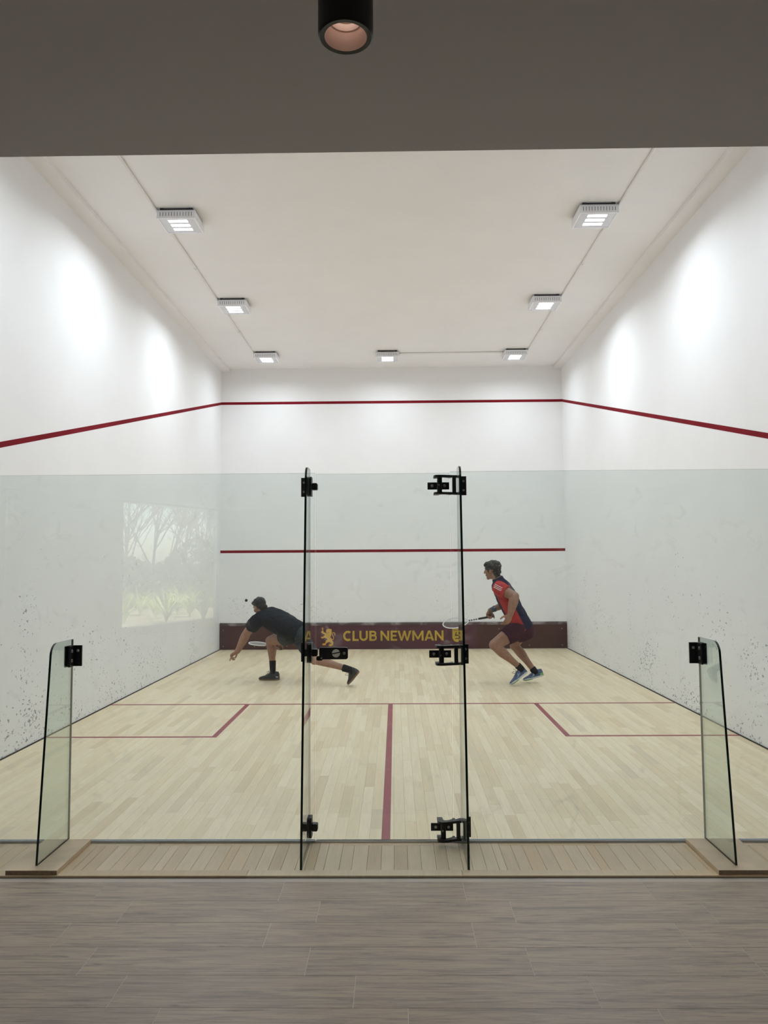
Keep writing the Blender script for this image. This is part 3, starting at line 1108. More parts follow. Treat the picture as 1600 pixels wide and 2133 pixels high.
def glyph(ch, w, h, s):
    """outlines of a bold sans letter in a w x h box with stroke s"""
    if ch == 'C':
        return [stroke(arc(w * 0.56, h / 2, w * 0.56 - s / 2, h / 2 - s / 2 + 0.002, 52, 308, 22), s)]
    if ch == 'L':
        return [[(0, 0), (w, 0), (w, s * 0.92), (s, s * 0.92), (s, h), (0, h)]]
    if ch == 'U':
        r = w / 2 - s / 2
        return [stroke([(s / 2, h), (s / 2, r + s / 2 + 0.006)] + arc(w / 2, r + s / 2, r, r, 180, 360, 16) + [(w - s / 2, r + s / 2 + 0.006), (w - s / 2, h)], s)]
    if ch == 'B':
        u, l = h * 0.27, h * 0.29
        top = stroke([(s * 0.5, h - s * 0.42), (w * 0.55, h - s * 0.42)] + arc(w * 0.55, h - s * 0.42 - (h * 0.46 - s * 0.42) / 2, w * 0.36 - s * 0.35, (h * 0.46 - s * 0.42) / 2, 90, -90, 10) + [(s * 0.5, h * 0.54)], s * 0.84)
        bot = stroke([(s * 0.5, h * 0.535), (w * 0.58, h * 0.535)] + arc(w * 0.58, (h * 0.535 + s * 0.42) / 2, w * 0.42 - s * 0.42, (h * 0.535 - s * 0.42) / 2, 90, -90, 10) + [(s * 0.5, s * 0.42)], s * 0.84)
        return [[(0, 0), (s, 0), (s, h), (0, h)], top, bot]
    if ch == 'N':
        return [[(0, 0), (s * 0.94, 0), (s * 0.94, h * 0.66), (w - s * 0.80, 0), (w, 0), (w, h), (w - s * 0.94, h), (w - s * 0.94, h * 0.34), (s * 0.80, h), (0, h)]]
    if ch == 'E':
        a = s * 0.88
        return [[(0, 0), (w, 0), (w, a), (s, a), (s, h / 2 - a / 2), (w * 0.87, h / 2 - a / 2), (w * 0.87, h / 2 + a / 2), (s, h / 2 + a / 2), (s, h - a), (w, h - a), (w, h), (0, h)]]
    if ch == 'W':
        return [[(0, h), (w * 0.235, 0), (w * 0.355, 0), (w * 0.5, h * 0.62), (w * 0.645, 0), (w * 0.765, 0), (w, h), (w - s * 1.03, h), (w * 0.70, h * 0.26), (w * 0.565, h), (w * 0.435, h), (w * 0.30, h * 0.26), (s * 1.03, h)]]
    if ch == 'M':
        return [[(0, 0), (s * 0.92, 0), (s * 0.92, h * 0.64), (w * 0.44, h * 0.12), (w * 0.56, h * 0.12), (w - s * 0.92, h * 0.64), (w - s * 0.92, 0), (w, 0), (w, h), (w - s * 0.85, h), (w * 0.5, h * 0.34), (s * 0.85, h), (0, h)]]
    if ch == 'A':
        return [[(0, 0), (s * 1.02, 0), (w * 0.30, h * 0.19), (w * 0.70, h * 0.19), (w - s * 1.02, 0), (w, 0), (w * 0.5 + s * 0.55, h), (w * 0.5 - s * 0.55, h)],
                ]


BX = [('C', 714.9, 732.6), ('L', 734.4, 747.1), ('U', 748.8, 766.3), ('B', 769.4, 785.1), ('N', 792.8, 810.8), ('E', 813.8, 827.2),
      ('W', 828.2, 856.9), ('M', 859.1, 882.3), ('A', 884.3, 904.2), ('N', 905.9, 923.9)]
for ch, a, b in BX:
    p0, p1 = at(a, 1335.0, YT), at(b, 1314.2, YT)
    x0, x1 = p0.x, p1.x
    z0, h = 0.152, 0.184
    s = 0.038
    m, md_ = MB(), MB()
    for i_, poly in enumerate(glyph(ch, x1 - x0, h, s)):
        m.prism([(x0 + u, z0 + w_) for u, w_ in poly], YT - 0.0026 - 0.0006 * i_, YT - 0.0017 - 0.0001 * i_, 'y')
    lo = m.build('letter', M['letter'], bn)
    if ch == 'A':
        cx_ = (x0 + x1) / 2
        MB().prism([(cx_ - 0.030, z0 + h * 0.36), (cx_ + 0.030, z0 + h * 0.36), (cx_, z0 + h * 0.78)], YT - 0.0030, YT - 0.0027, 'y').build('letter_counter', M['banner'], lo)
# lion emblem
LION = [(740, 390), (830, 380), (900, 400), (995, 395), (980, 440), (1000, 490), (985, 540), (1000, 600), (975, 700), (960, 800), (930, 880),
        (900, 930), (960, 1000), (1040, 1080), (1040, 1160), (1060, 1230), (1120, 1240), (1090, 1300), (1115, 1365), (1070, 1400), (1090, 1430),
        (1040, 1490), (1000, 1510), (930, 1540), (850, 1530), (790, 1490), (800, 1430), (870, 1400), (940, 1390), (990, 1330), (920, 1290),
        (850, 1240), (760, 1280), (680, 1310), (620, 1380), (600, 1470), (520, 1475), (430, 1480), (360, 1440), (370, 1370), (440, 1345),
        (530, 1340), (580, 1280), (580, 1190), (640, 1140), (740, 1090), (680, 1050), (610, 990), (540, 970), (440, 1000), (350, 1040),
        (300, 990), (260, 910), (400, 905), (470, 860), (550, 790), (500, 740), (420, 710), (320, 650), (285, 590), (340, 520), (420, 510),
        (450, 560), (500, 610), (560, 640), (620, 660), (700, 650), (640, 620), (580, 550), (650, 530), (610, 470), (680, 420)]
TAIL = [(1000, 1105), (1090, 1092), (1135, 1020), (1115, 930), (1060, 830), (1040, 730), (1070, 650), (1130, 625), (1190, 665), (1215, 740), (1205, 830)]
lp = at(660, 1298, YT)
lq = at(710, 1350, YT)
kx, kz = (lq.x - lp.x) / 1600, (lq.z - lp.z) / 1664


def emb(q):
    return [(lp.x + a * kx, lp.z + b * kz) for a, b in q]


li = MB()
li.prism(emb(LION), YT - 0.0026, YT - 0.0017, 'y')
li.prism(emb(stroke(TAIL, 46)), YT - 0.0027, YT - 0.0017, 'y')
li.prism(emb([(365, 285), (415, 285), (415, 520), (365, 520)]), YT - 0.0027, YT - 0.0017, 'y')
li.prism(emb([(318, 328), (442, 328), (442, 352), (318, 352)]), YT - 0.0028, YT - 0.0017, 'y')
li.prism(emb([(300, 388), (480, 388), (480, 412), (300, 412)]), YT - 0.0028, YT - 0.0017, 'y')
li.build('lion_emblem', M['gold'], bn, label='golden upright lion emblem')
ld_ = MB()
ld_.prism(emb([(690, 655), (760, 615), (825, 608), (822, 630), (765, 640), (700, 675)]), YT - 0.0032, YT - 0.0028, 'y')
ld_.prism(emb([(655, 515), (700, 515), (690, 545), (655, 545)]), YT - 0.0032, YT - 0.0028, 'y')
ld_.build('emblem_detail', M['print_dark'], bn)
# small shield crest at the right of the lettering
sx0, sx1, sz0, sz1 = 1.095, 1.262, 0.122, 0.372
cr = MB().prism([(sx0, sz1), (sx1, sz1), (sx1, sz0 + 0.07), ((sx0 + sx1) / 2 + 0.05, sz0 + 0.015), ((sx0 + sx1) / 2, sz0), ((sx0 + sx1) / 2 - 0.05, sz0 + 0.015), (sx0, sz0 + 0.07)],
                YT - 0.0026, YT - 0.0017, 'y').build('shield_crest', M['letter'], bn, label='yellow shield crest with dark marks')
dk = MB()
for k in range(6):
    xx = sx0 + 0.018 + k * 0.023
    dk.prism([(xx, 0.325), (xx + 0.007, 0.325), (xx + 0.013, 0.350), (xx + 0.006, 0.350)], YT - 0.0030, YT - 0.0027, 'y')
mx = (sx0 + sx1) / 2
dk.prism([(mx - 0.040, 0.235), (mx + 0.035, 0.235), (mx + 0.035, 0.256), (mx - 0.012, 0.256), (mx - 0.004, 0.302), (mx - 0.022, 0.302)], YT - 0.0030, YT - 0.0027, 'y')
dk.build('crest_detail', M['print_dark'], cr, kind='stuff')
dk = MB()
dk.prism([(mx - 0.035, 0.180), (mx + 0.030, 0.180), (mx + 0.030, 0.196), (mx - 0.035, 0.196)], YT - 0.0030, YT - 0.0027, 'y')
dk.build('crest_detail', M['print_dark'], cr)

# ------------------------------------------------------------------ players
def frame3(f, u):
    f = V(f).normalized()
    u = V(u)
    u = (u - f * u.dot(f)).normalized()
    return f, f.cross(u), u           # forward, right, up


def lerp(a, b, t):
    return V(a) * (1 - t) + V(b) * t


def add_head(mb, c, F, R, U, neck, k=1.0):
    c = V(c)
    mb.ell(c + (U * 0.030 - F * 0.012) * k, R * 0.074 * k, F * 0.096 * k, U * 0.085 * k)
    mb.ell(c + (-U * 0.045 + F * 0.022) * k, R * 0.058 * k, F * 0.068 * k, U * 0.066 * k)
    mb.ell(c + (-U * 0.094 + F * 0.060) * k, R * 0.026 * k, F * 0.026 * k, U * 0.022 * k)
    mb.capsule(c + (U * 0.022 + F * 0.088) * k, 0.010 * k, c + (-U * 0.024 + F * 0.108) * k, 0.0135 * k)
    mb.capsule(c + (U * 0.034 + F * 0.076 - R * 0.036) * k, 0.014 * k, c + (U * 0.034 + F * 0.076 + R * 0.036) * k, 0.014 * k)
    mb.capsule(c + (-U * 0.058 + F * 0.080 - R * 0.014) * k, 0.012 * k, c + (-U * 0.058 + F * 0.080 + R * 0.014) * k, 0.012 * k)
    for s in (-1, 1):
        mb.ell(c + (R * s * 0.078 - F * 0.006 - U * 0.002) * k, R * 0.011 * k, F * 0.021 * k, U * 0.034 * k)
        mb.ell(c + (R * s * 0.045 + F * 0.050 - U * 0.02) * k, R * 0.026 * k, F * 0.034 * k, U * 0.028 * k)
    mb.capsule(c + (-U * 0.040 - F * 0.024) * k, 0.056 * k, neck, 0.062 * k)


def add_face_parts(parent, c, F, R, U, k=1.0):
    c = V(c)
    for s in (-1, 1):
        MB().ell(c + (R * s * 0.032 + F * 0.0775 + U * 0.010) * k, R * 0.015 * k, F * 0.011 * k, U * 0.008 * k, 12, 8).build('eye', M['eye'], parent, True)
    MB().ell(c + (F * 0.0885 - U * 0.058) * k, R * 0.022 * k, F * 0.006 * k, U * 0.007 * k, 12, 8).build('lips', M['lip'], parent, True)


def ruffle(amount, scale, seed):
    def post(bm):
        bm.normal_update()
        for v in bm.verts:
            p = v.co * scale + V((seed, seed * 1.7, 0))
            v.co += v.normal * (mnoise.noise(p) * amount + mnoise.noise(p * 2.7) * amount * 0.5)
    return post


def add_hand(mb, wrist, D, N, thumb, curls, k=1.0, spread=0.0, point=None):
    """D finger direction, N palm normal, thumb = +1/-1 along N x D; curls: degrees per joint for four fingers"""
    wrist = V(wrist)
    D = V(D).normalized()
    N = V(N)
    N = (N - D * N.dot(D)).normalized()
    S = N.cross(D) * thumb
    mb.ell(wrist + D * 0.048 * k, D * 0.054 * k, S * 0.043 * k, N * 0.018 * k)
    mb.capsule(wrist - D * 0.01 * k, 0.027 * k, wrist + D * 0.03 * k, 0.024 * k)
    for i, (o, ln) in enumerate(((0.030, 0.074), (0.010, 0.084), (-0.010, 0.078), (-0.029, 0.062))):
        p = wrist + D * (0.086 - abs(o - 0.004) * 0.25) * k + S * o * k
        d = (D + S * (o * spread)).normalized()
        ax = d.cross(N).normalized()
        for j, fr in enumerate((0.46, 0.31, 0.23)):
            q_ = Matrix.Rotation(math.radians(curls[i]), 3, ax)
            d = (q_ @ d).normalized()
            e = p + d * ln * fr * k
            mb.capsule(p, (0.0100 - 0.0010 * j) * k, e, (0.0092 - 0.0010 * j) * k, 8)
            p = e
    t0 = wrist + D * 0.028 * k + S * 0.034 * k
    td = (D * 0.62 + S * 0.62 + N * 0.30).normalized()
    t1 = t0 + td * 0.042 * k
    td2 = (D * 0.85 + S * 0.22 + N * 0.45).normalized()
    mb.capsule(t0, 0.014 * k, t1, 0.0115 * k, 8)
    mb.capsule(t1, 0.0115 * k, t1 + td2 * 0.034 * k, 0.0090 * k, 8)


def add_leg(mb, hip, knee, ankle, back, k=1.0):
    """back: direction of the calf and the hamstring"""
    hip, knee, ankle, back = V(hip), V(knee), V(ankle), V(back).normalized()
    mb.chain([hip, lerp(hip, knee, 0.35), lerp(hip, knee, 0.75), knee], [0.092 * k, 0.086 * k, 0.066 * k, 0.056 * k])
    mb.ell(knee - back * 0.006, V((0.050, 0, 0)) * k, V((0, 0.050, 0)) * k, V((0, 0, 0.055)) * k)
    mb.chain([knee, lerp(knee, ankle, 0.28) + back * 0.016 * k, lerp(knee, ankle, 0.62) + back * 0.006 * k, ankle],
             [0.052 * k, 0.056 * k, 0.042 * (k + 1) / 2, 0.035])


def add_arm(mb, sh, el, wr, k=1.0):
    sh, el, wr = V(sh), V(el), V(wr)
    mb.chain([sh, lerp(sh, el, 0.4), el], [0.060 * k, 0.053 * k, 0.043 * k])
    mb.chain([el, lerp(el, wr, 0.30), lerp(el, wr, 0.75), wr], [0.043 * k, 0.047 * k, 0.034 * k, 0.028 * k])


def shoe(parent, heel, toe, up, m_upper, m_sole, sole_h=0.022, marks=None, patch=None, loops=1.0, tall=1.0, tread=None):
    heel, toe = V(heel), V(toe)
    F, S, U = frame3(toe - heel, up)
    L = (toe - heel).length
    sw = [(0.0, 0.016), (0.04, 0.028), (0.14, 0.034), (0.35, 0.031), (0.55, 0.039), (0.72, 0.045), (0.86, 0.040), (0.95, 0.027), (1.0, 0.012)]
    def P(t, s, u):
        return heel + F * (t * L) + S * s + U * u
    rs_ = []
    for t, w in sw:
        lift = 0.012 * max(0.0, (t - 0.8) / 0.2) ** 2 + 0.004 * max(0, (0.1 - t) / 0.1)
        rs_.append([P(t, -w * 0.94, lift), P(t, w * 0.94, lift), P(t, w * 1.04, sole_h * 0.5 + lift * 0.6), P(t, w, sole_h), P(t, -w, sole_h), P(t, -w * 1.04, sole_h * 0.5 + lift * 0.6)])
    MB().rings(rs_).build('sole', [m_sole], parent, True)
    if tread:
        rs_ = []
        for t, w in sw:
            if 0.5 < t < 0.99:
                lift = 0.012 * max(0.0, (t - 0.8) / 0.2) ** 2
                rs_.append([P(t, -w * 0.96, lift - 0.003), P(t, w * 0.96, lift - 0.003), P(t, w * 1.06, lift + 0.007), P(t, -w * 1.06, lift + 0.007)])
        MB().rings(rs_).build('tread', tread, parent, True)
    hp = [(0.015, 0.026, 0.070), (0.05, 0.030, 0.088), (0.16, 0.033, 0.092), (0.28, 0.032, 0.094), (0.40, 0.033, 0.088), (0.52, 0.037, 0.072),
          (0.66, 0.042, 0.056), (0.80, 0.041, 0.046), (0.91, 0.033, 0.038), (0.98, 0.016, 0.028)]
    hp = [(t, w * (1 + (tall - 1) * 0.35), h * (1 + (tall - 1) * (1.0 if t < 0.5 else 0.6))) for t, w, h in hp]
    rs_ = []
    n = 14
    for t, w, h in hp:
        r = []
        for i in range(n):
            a = PI * i / (n - 1)
            nw = w * (0.62 + 0.38 * math.sin(a) ** 0.3 if False else 1.0)
            x_ = math.copysign(abs(math.cos(a)) ** 0.75, math.cos(a)) * nw
            z_ = sole_h * 0.8 + (h - sole_h * 0.8) * (math.sin(a) ** 0.8 if math.sin(a) > 0 else 0)
            if t < 0.36:
                x_ *= 1 - 0.30 * math.sin(a)
            r.append(P(t, x_, z_))
        r.append(P(t, 0, sole_h * 0.5))
        rs_.append(r)
    up_o = MB().rings(rs_).build('upper', m_upper, parent, True)
    la = MB()
    for t, h in ((0.46, 0.082 * tall), (0.52, 0.074 * tall), (0.58, 0.067 * tall), (0.64, 0.060 * tall)):
        la.tube([P(t, -0.024, h - 0.012), P(t, -0.012, h - 0.001), P(t, 0, h + 0.003), P(t, 0.012, h - 0.001), P(t, 0.024, h - 0.012)], 0.0026, 6)
    for s in (-1, 1):
        la.tube([P(0.44, 0, 0.088), P(0.46 + 0.05 * loops, s * 0.012, 0.088 + 0.030 * loops), P(0.50 + 0.10 * loops, s * 0.026, 0.088 + 0.026 * loops), P(0.50, s * 0.024, 0.080), P(0.45, 0.0, 0.086)], 0.0022, 6)
        la.tube([P(0.44, 0, 0.088), P(0.40, s * 0.010, 0.088 + 0.030 * loops), P(0.44, s * 0.016, 0.088 + 0.055 * loops)], 0.0020, 6)
    la.build('laces', M['lace'], parent)
    if marks:
        for q in marks:
            m_ = MB()
            for side in (-1, 1):
                poly = stroke(q, 0.006)
                # follow the flank of the upper
                k_ = len(q)
                v0 = len(m_.v)
                pts = []
                for (t, h) in q:
                    w = [b for a, b, c in hp if a <= t][-1]
                    hh = [c for a, b, c in hp if a <= t][-1]
                    zf = max(0.0, min(0.98, (h - sole_h * 0.8) / (hh - sole_h * 0.8)))
                    a = math.asin(min(1, zf ** 1.25))
                    x_ = abs(math.cos(a)) ** 0.75 * w
                    if t < 0.36:
                        x_ *= 1 - 0.30 * math.sin(a)
                    pts.append(P(t, side * (x_ + 0.0015), h))
                m_.tube(pts, 0.0030, 5)
            m_.build('side_mark', M['shoe_mark'], up_o)
    if patch:
        rs_ = []
        for t, w, h in hp[:3]:
            rs_.append([P(t - 0.006, math.copysign(abs(math.cos(PI * i / 9)) ** 0.75, math.cos(PI * i / 9)) * (w + 0.002) * (1 - 0.30 * math.sin(PI * i / 9)), sole_h * 0.9 + (h * 0.80 - sole_h) * math.sin(PI * i / 9) ** 0.8) for i in range(10)])
        MB().rings(rs_, cap=True).build('heel_patch', patch, up_o, True)


def sock(parent, ankle, up_pt, r0, r1, foot):
    MB().loft_tube if False else None
    a, b = V(ankle), V(up_pt)
    m = MB()
    m.tube([V(foot), a, lerp(a, b, 0.5), b, b + (b - a).normalized() * 0.002], [0.036, r0, (r0 + r1) / 2, r1, r1 * 0.9], 18)
    m.build('sock', M['sock'], parent, True)


def racket(name, butt, direction, normal, label, dark_shaft=True):
    butt = V(butt)
    D = V(direction).normalized()
    N = V(normal)
    N = (N - D * N.dot(D)).normalized()
    S = D.cross(N)
    t = thing(name, butt, label, 'racket', 'squash rackets in play')
    P = lambda l, s, n=0.0: butt + D * l + S * s + N * n
    MB().tube([P(0, 0), P(0.004, 0), P(0.012, 0), P(0.19, 0), P(0.205, 0)], [0.015, 0.0175, 0.0155, 0.0140, 0.011], 12).build('grip', M['racket_dark'], t, True)
    sh = MB().tube([P(0.20, 0), P(0.345, 0)], [0.0085, 0.0080], 10).build('shaft', M['racket'], t, True)
    for l in (0.225, 0.255, 0.29, 0.32):
        MB().tube([P(l, 0), P(l + 0.016, 0)], 0.0091, 10).build('shaft_band', M['racket_dark'], sh, True)
    c, a, b = 0.512, 0.172, 0.106
    pts = []
    for k in range(48):
        an = 2 * PI * k / 48
        w = b * math.sin(an) * (1.0 - 0.16 * max(0, -math.cos(an)))
        pts.append(P(c + a * math.cos(an), w))
    MB().tube(pts, 0.0072, 8, closed=True).build('head_frame', M['racket'], t, True)
    st = MB()
    for k in range(-6, 7):
        s = k * 0.0155
        v = 1 - (s / b) ** 2
        if v > 0.02:
            e = a * math.sqrt(v)
            st.tube([P(c - e * 0.97, s), P(c + e, s)], 0.0008, 4)
    for k in range(-10, 11):
        l = k * 0.0160
        v = 1 - (l / a) ** 2
        if v > 0.02:
            e = b * math.sqrt(v) * (1.0 - 0.16 * max(0, -l / a))
            st.tube([P(c + l, -e), P(c + l, e)], 0.0008, 4)
    st.build('strings', M['string'], t, kind='stuff')
    return t


# ---- player lunging on the left, seen from behind
def A(zx, zy, Y):
    return at(440 + zx * 0.2125, 1210 + zy * 0.2125, Y)


footA = A(600, 965, 6.05)
pa = thing('person', (footA.x, footA.y, 0.0), 'person in black shirt and dark shorts lunging low to the left, one arm stretched down', 'person')
pel = A(812, 482, 5.84)
lhip, rhip = A(775, 530, 5.90), A(868, 535, 5.86)
lkn, lan = A(578, 588, 6.12), A(603, 862, 6.06)
rt_toe = A(1352, 1022, 5.60); rt_toe.z = 0.004
rt_heel = rt_toe + (V((A(1438, 915, 5.46).x, 5.455, A(1438, 915, 5.46).z)) - rt_toe).normalized() * 0.285
RUP = V((-0.86, 0.48, 0.08))
fF, fS, fU = frame3(rt_toe - rt_heel, RUP)
rkn, ran = A(1010, 775, 5.66), rt_heel + fF * 0.070 + fU * 0.108
neck = A(505, 318, 5.93)
lsh, rsh = A(452, 388, 5.84), A(590, 312, 6.07)
lel, lwr = A(352, 505, 5.97), A(258, 690, 6.02)
rel, rwr = A(650, 460, 6.22), A(668, 603, 6.30)
hc = A(476, 255, 5.96)
hF, hR, hU = frame3((-0.62, 0.62, -0.42), (-0.35, 0.15, 0.9))
axis = (neck - pel).normalized()
lat = (rsh - lsh).normalized()
dep = axis.cross(lat).normalized()
plat = V((0.62, 0.55, -0.25)).normalized()
plat = (plat - axis * plat.dot(axis)).normalized()


def torso(mb, spec, p0, p1, la0, la1, ax_):
    secs = []
    for t, w, d, off in spec:
        l_ = lerp(la0, la1, max(0, min(1, t))).normalized()
        l_ = (l_ - ax_ * l_.dot(ax_)).normalized()
        d_ = ax_.cross(l_)
        secs.append((lerp(p0, p1, t) + d_ * off, l_ * w, d_ * d))
    mb.loft(secs, 24, power=2.3)


b = MB()
torso(b, [(-0.14, 0.10, 0.08, 0), (0.0, 0.150, 0.095, 0), (0.35, 0.135, 0.085, 0), (0.70, 0.155, 0.100, 0), (0.92, 0.135, 0.075, 0), (1.0, 0.07, 0.06, 0)], pel, neck, plat, lat, axis)
add_head(b, hc, hF, hR, hU, neck)
b.capsule(lerp(neck, lsh, 0.2), 0.06, lsh, 0.06)
b.capsule(lerp(neck, rsh, 0.2), 0.06, rsh, 0.06)
add_arm(b, lsh, lel, lwr, 1.32)
add_arm(b, rsh, rel, rwr)
add_hand(b, lwr, A(165, 752, 6.04) - lwr, (0.35, -0.25, -0.9), 1, (16, 58, 66, 62), 1.2)
add_leg(b, lhip, lkn, lan, (0.75, -0.5, 0.1), 1.2)
add_leg(b, rhip, rkn, ran, (0.1, -0.5, 0.6), 1.1)
rkA = V((-0.60, 0.52, 0.06)).normalized()       # racket direction
gdir = V((0.2, 0.35, -0.9)).normalized()
add_hand(b, rwr, gdir, rkA.cross(gdir), 1, (72, 72, 72, 72))
solid('body', b, M['skin_a'], pa, 0.0055, 3)
add_face_parts(pa, hc, hF, hR, hU)
h = MB()
h.ell(hc + hU * 0.046 - hF * 0.022, hR * 0.085, hF * 0.098, hU * 0.086)
h.ell(hc - hU * 0.018 - hF * 0.058, hR * 0.070, hF * 0.050, hU * 0.066)
h.ell(hc - hU * 0.060 - hF * 0.064, hR * 0.050, hF * 0.030, hU * 0.036)
h.ell(hc + hU * 0.088 + hF * 0.045, hR * 0.062, hF * 0.052, hU * 0.034)
solid('hair', h, M['hair'], pa, 0.006, 2, ruffle(0.008, 40, 3.1))
s = MB()
torso(s, [(-0.20, 0.205, 0.145, 0.00), (0.0, 0.208, 0.150, 0), (0.35, 0.202, 0.145, 0.0), (0.68, 0.200, 0.138, 0), (0.86, 0.180, 0.110, 0), (0.97, 0.120, 0.085, 0), (1.05, 0.074, 0.070, 0)], pel, neck, plat, lat, axis)
for sh_, el_ in ((lsh, lel), (rsh, rel)):
    s.capsule(lerp(neck, sh_, 0.45), 0.080, sh_, 0.088)
    s.tube([lerp(sh_, el_, -0.12), sh_, lerp(sh_, el_, 0.36), lerp(sh_, el_, 0.60)], [0.085, 0.100, 0.096, 0.091], 16)
solid('shirt', s, M['shirt_black'], pa, 0.007, 3, ruffle(0.010, 9, 1.3))
s = MB()
torso(s, [(-0.36, 0.160, 0.120, 0), (-0.16, 0.192, 0.138, 0), (0.06, 0.185, 0.130, 0)], pel, neck, plat, lat, axis)
s.tube([lerp(lhip, lkn, -0.15), lhip, lerp(lhip, lkn, 0.25), lerp(lhip, lkn, 0.38)], [0.10, 0.128, 0.122, 0.118], 18)
s.tube([lerp(rhip, rkn, -0.15), rhip, lerp(rhip, rkn, 0.40), lerp(rhip, rkn, 0.74)], [0.10, 0.126, 0.112, 0.098], 18)
solid('shorts', s, M['shorts_grey'], pa, 0.007, 3, ruffle(0.008, 10, 5.3))
sock(pa, lan - V((0, 0, 0.015)), A(602, 782, 6.07), 0.041, 0.046, lan - V((0, 0, 0.06)))
rdir = (rkn - ran).normalized()
sock(pa, ran, ran + rdir * 0.105, 0.042, 0.048, ran - fU * 0.05)
g0 = at(585, 1416.5, 6.06)
le_heel, le_toe = V((at(582.5, 1416, 6.06).x, 6.055, 0.002)), V((at(538.5, 1416, 6.06).x, 6.085, 0.002))
sh1 = thing('tmp', (0, 0, 0), '', '')
bpy.data.objects.remove(sh1)
shoe(pa, le_heel, le_toe, (0, 0, 1), M['shoe_black'], M['gum'], tall=1.28)
shoe(pa, rt_heel, rt_toe, RUP, M['shoe_black'], M['gum'], loops=1.3, tall=1.2)
MB().quadbox(le_heel.x - 0.045, le_heel.x - 0.015, le_heel.y - 0.036, le_heel.y - 0.034, 0.045, 0.055).build('shoe_tag', M['white_cloth'], pa)
grip = rwr + gdir * 0.080 + rkA.cross(gdir).normalized() * 0.030
racket('squash_racket', grip - rkA * 0.05, rkA, (0.05, -0.10, 0.99), 'squash racket held low behind the knee of the lunging person')

# ---- player running on the right
def B(zx, zy, Y):
    return at(890 + zx * 0.1875, 1140 + zy * 0.1875, Y)


toe1 = B(926, 1538, 5.49)
pb = thing('person', (toe1.x + 0.1, 5.55, 0.0), 'person in red and navy shirt and maroon shorts running left with a racket', 'person')
pel = B(1038, 862, 5.62)
lhip, rhip = B(1010, 905, 5.54), B(1052, 905, 5.70)
lkn, lan = B(745, 1085, 5.44), B(1030, 1335, 5.48)
rkn, ran = B(968, 1092, 5.86), B(1190, 1372, 5.74)
neck = B(792, 372, 5.60)
lsh, rsh = B(792, 455, 5.45), B(848, 432, 5.80)
lel, lwr = B(972, 545, 5.32), B(922, 748, 5.30)
rel, rwr = B(850, 640, 5.86), B(694, 705, 5.84)
hc = B(722, 258, 5.62)
hF, hR, hU = frame3((-0.86, 0.50, -0.06), (-0.04, 0.02, 1))
axis = (neck - pel).normalized()
lat = (rsh - lsh).normalized()
lat = (lat - axis * lat.dot(axis)).normalized()
b = MB()
torso(b, [(-0.14, 0.10, 0.08, 0), (0.0, 0.150, 0.100, 0), (0.35, 0.140, 0.090, 0), (0.70, 0.160, 0.105, 0), (0.92, 0.140, 0.080, 0), (1.0, 0.07, 0.06, 0)], pel, neck, lat, lat, axis)
add_head(b, hc, hF, hR, hU, neck, 1.02)
b.capsule(lerp(neck, lsh, 0.2), 0.06, lsh, 0.06)
b.capsule(lerp(neck, rsh, 0.2), 0.06, rsh, 0.06)
add_arm(b, lsh, lel, lwr, 1.36)
add_arm(b, rsh, rel, rwr)
add_hand(b, lwr, B(882, 835, 5.29) - lwr, (-0.45, 0.85, 0.1), 1, (22, 34, 38, 42), 1.2)
rkB = (B(150, 838, 5.80) - B(668, 748, 5.84)).normalized()
gdir = V((-0.62, 0.10, -0.70))
gdir = (gdir - rkB * gdir.dot(rkB) * 0.75).normalized()
gn = rkB.cross(gdir).normalized()
add_hand(b, rwr, gdir, gn, 1, (70, 72, 72, 72))
add_leg(b, lhip, lkn, lan, (0.55, 0.0, -0.6), 1.22)
add_leg(b, rhip, rkn, ran, (0.65, -0.2, -0.4), 1.14)
solid('body', b, M['skin_b'], pb, 0.0055, 3)
add_face_parts(pb, hc, hF, hR, hU, 1.02)
h = MB()
h.ell(hc + hU * 0.050 - hF * 0.022, hR * 0.090, hF * 0.108, hU * 0.088)
h.ell(hc - hU * 0.005 - hF * 0.062, hR * 0.078, hF * 0.052, hU * 0.080)
h.ell(hc - hU * 0.066 - hF * 0.066, hR * 0.058, hF * 0.036, hU * 0.046)
h.ell(hc + hU * 0.080 + hF * 0.055, hR * 0.066, hF * 0.050, hU * 0.040)
h.ell(hc + hU * 0.014 + hF * 0.012 - hR * 0.072, hR * 0.014, hF * 0.030, hU * 0.045)
solid('hair', h, M['hair_b'], pb, 0.006, 2, ruffle(0.013, 32, 8.1))
s = MB()
torso(s, [(-0.10, 0.182, 0.135, 0.0), (0.0, 0.180, 0.138, 0), (0.30, 0.178, 0.130, 0.0), (0.66, 0.190, 0.132, 0), (0.86, 0.178, 0.115, 0), (0.97, 0.115, 0.085, 0), (1.06, 0.074, 0.070, 0)], pel, neck, lat, lat, axis)
for sh_, el_ in ((lsh, lel), (rsh, rel)):
    s.capsule(lerp(neck, sh_, 0.45), 0.080, sh_, 0.088)
    s.tube([lerp(sh_, el_, -0.12), sh_, lerp(sh_, el_, 0.32), lerp(sh_, el_, 0.52)], [0.085, 0.100, 0.096, 0.092], 16)
BX_ = (pel.copy(), axis.copy(), lat.copy(), axis.cross(lat).normalized())
LEN_B = (neck - pel).length
FWD = -1 if BX_[3].x > 0 else 1
ARMS = [(lsh.copy(), lel.copy()), (rsh.copy(), rel.copy())]


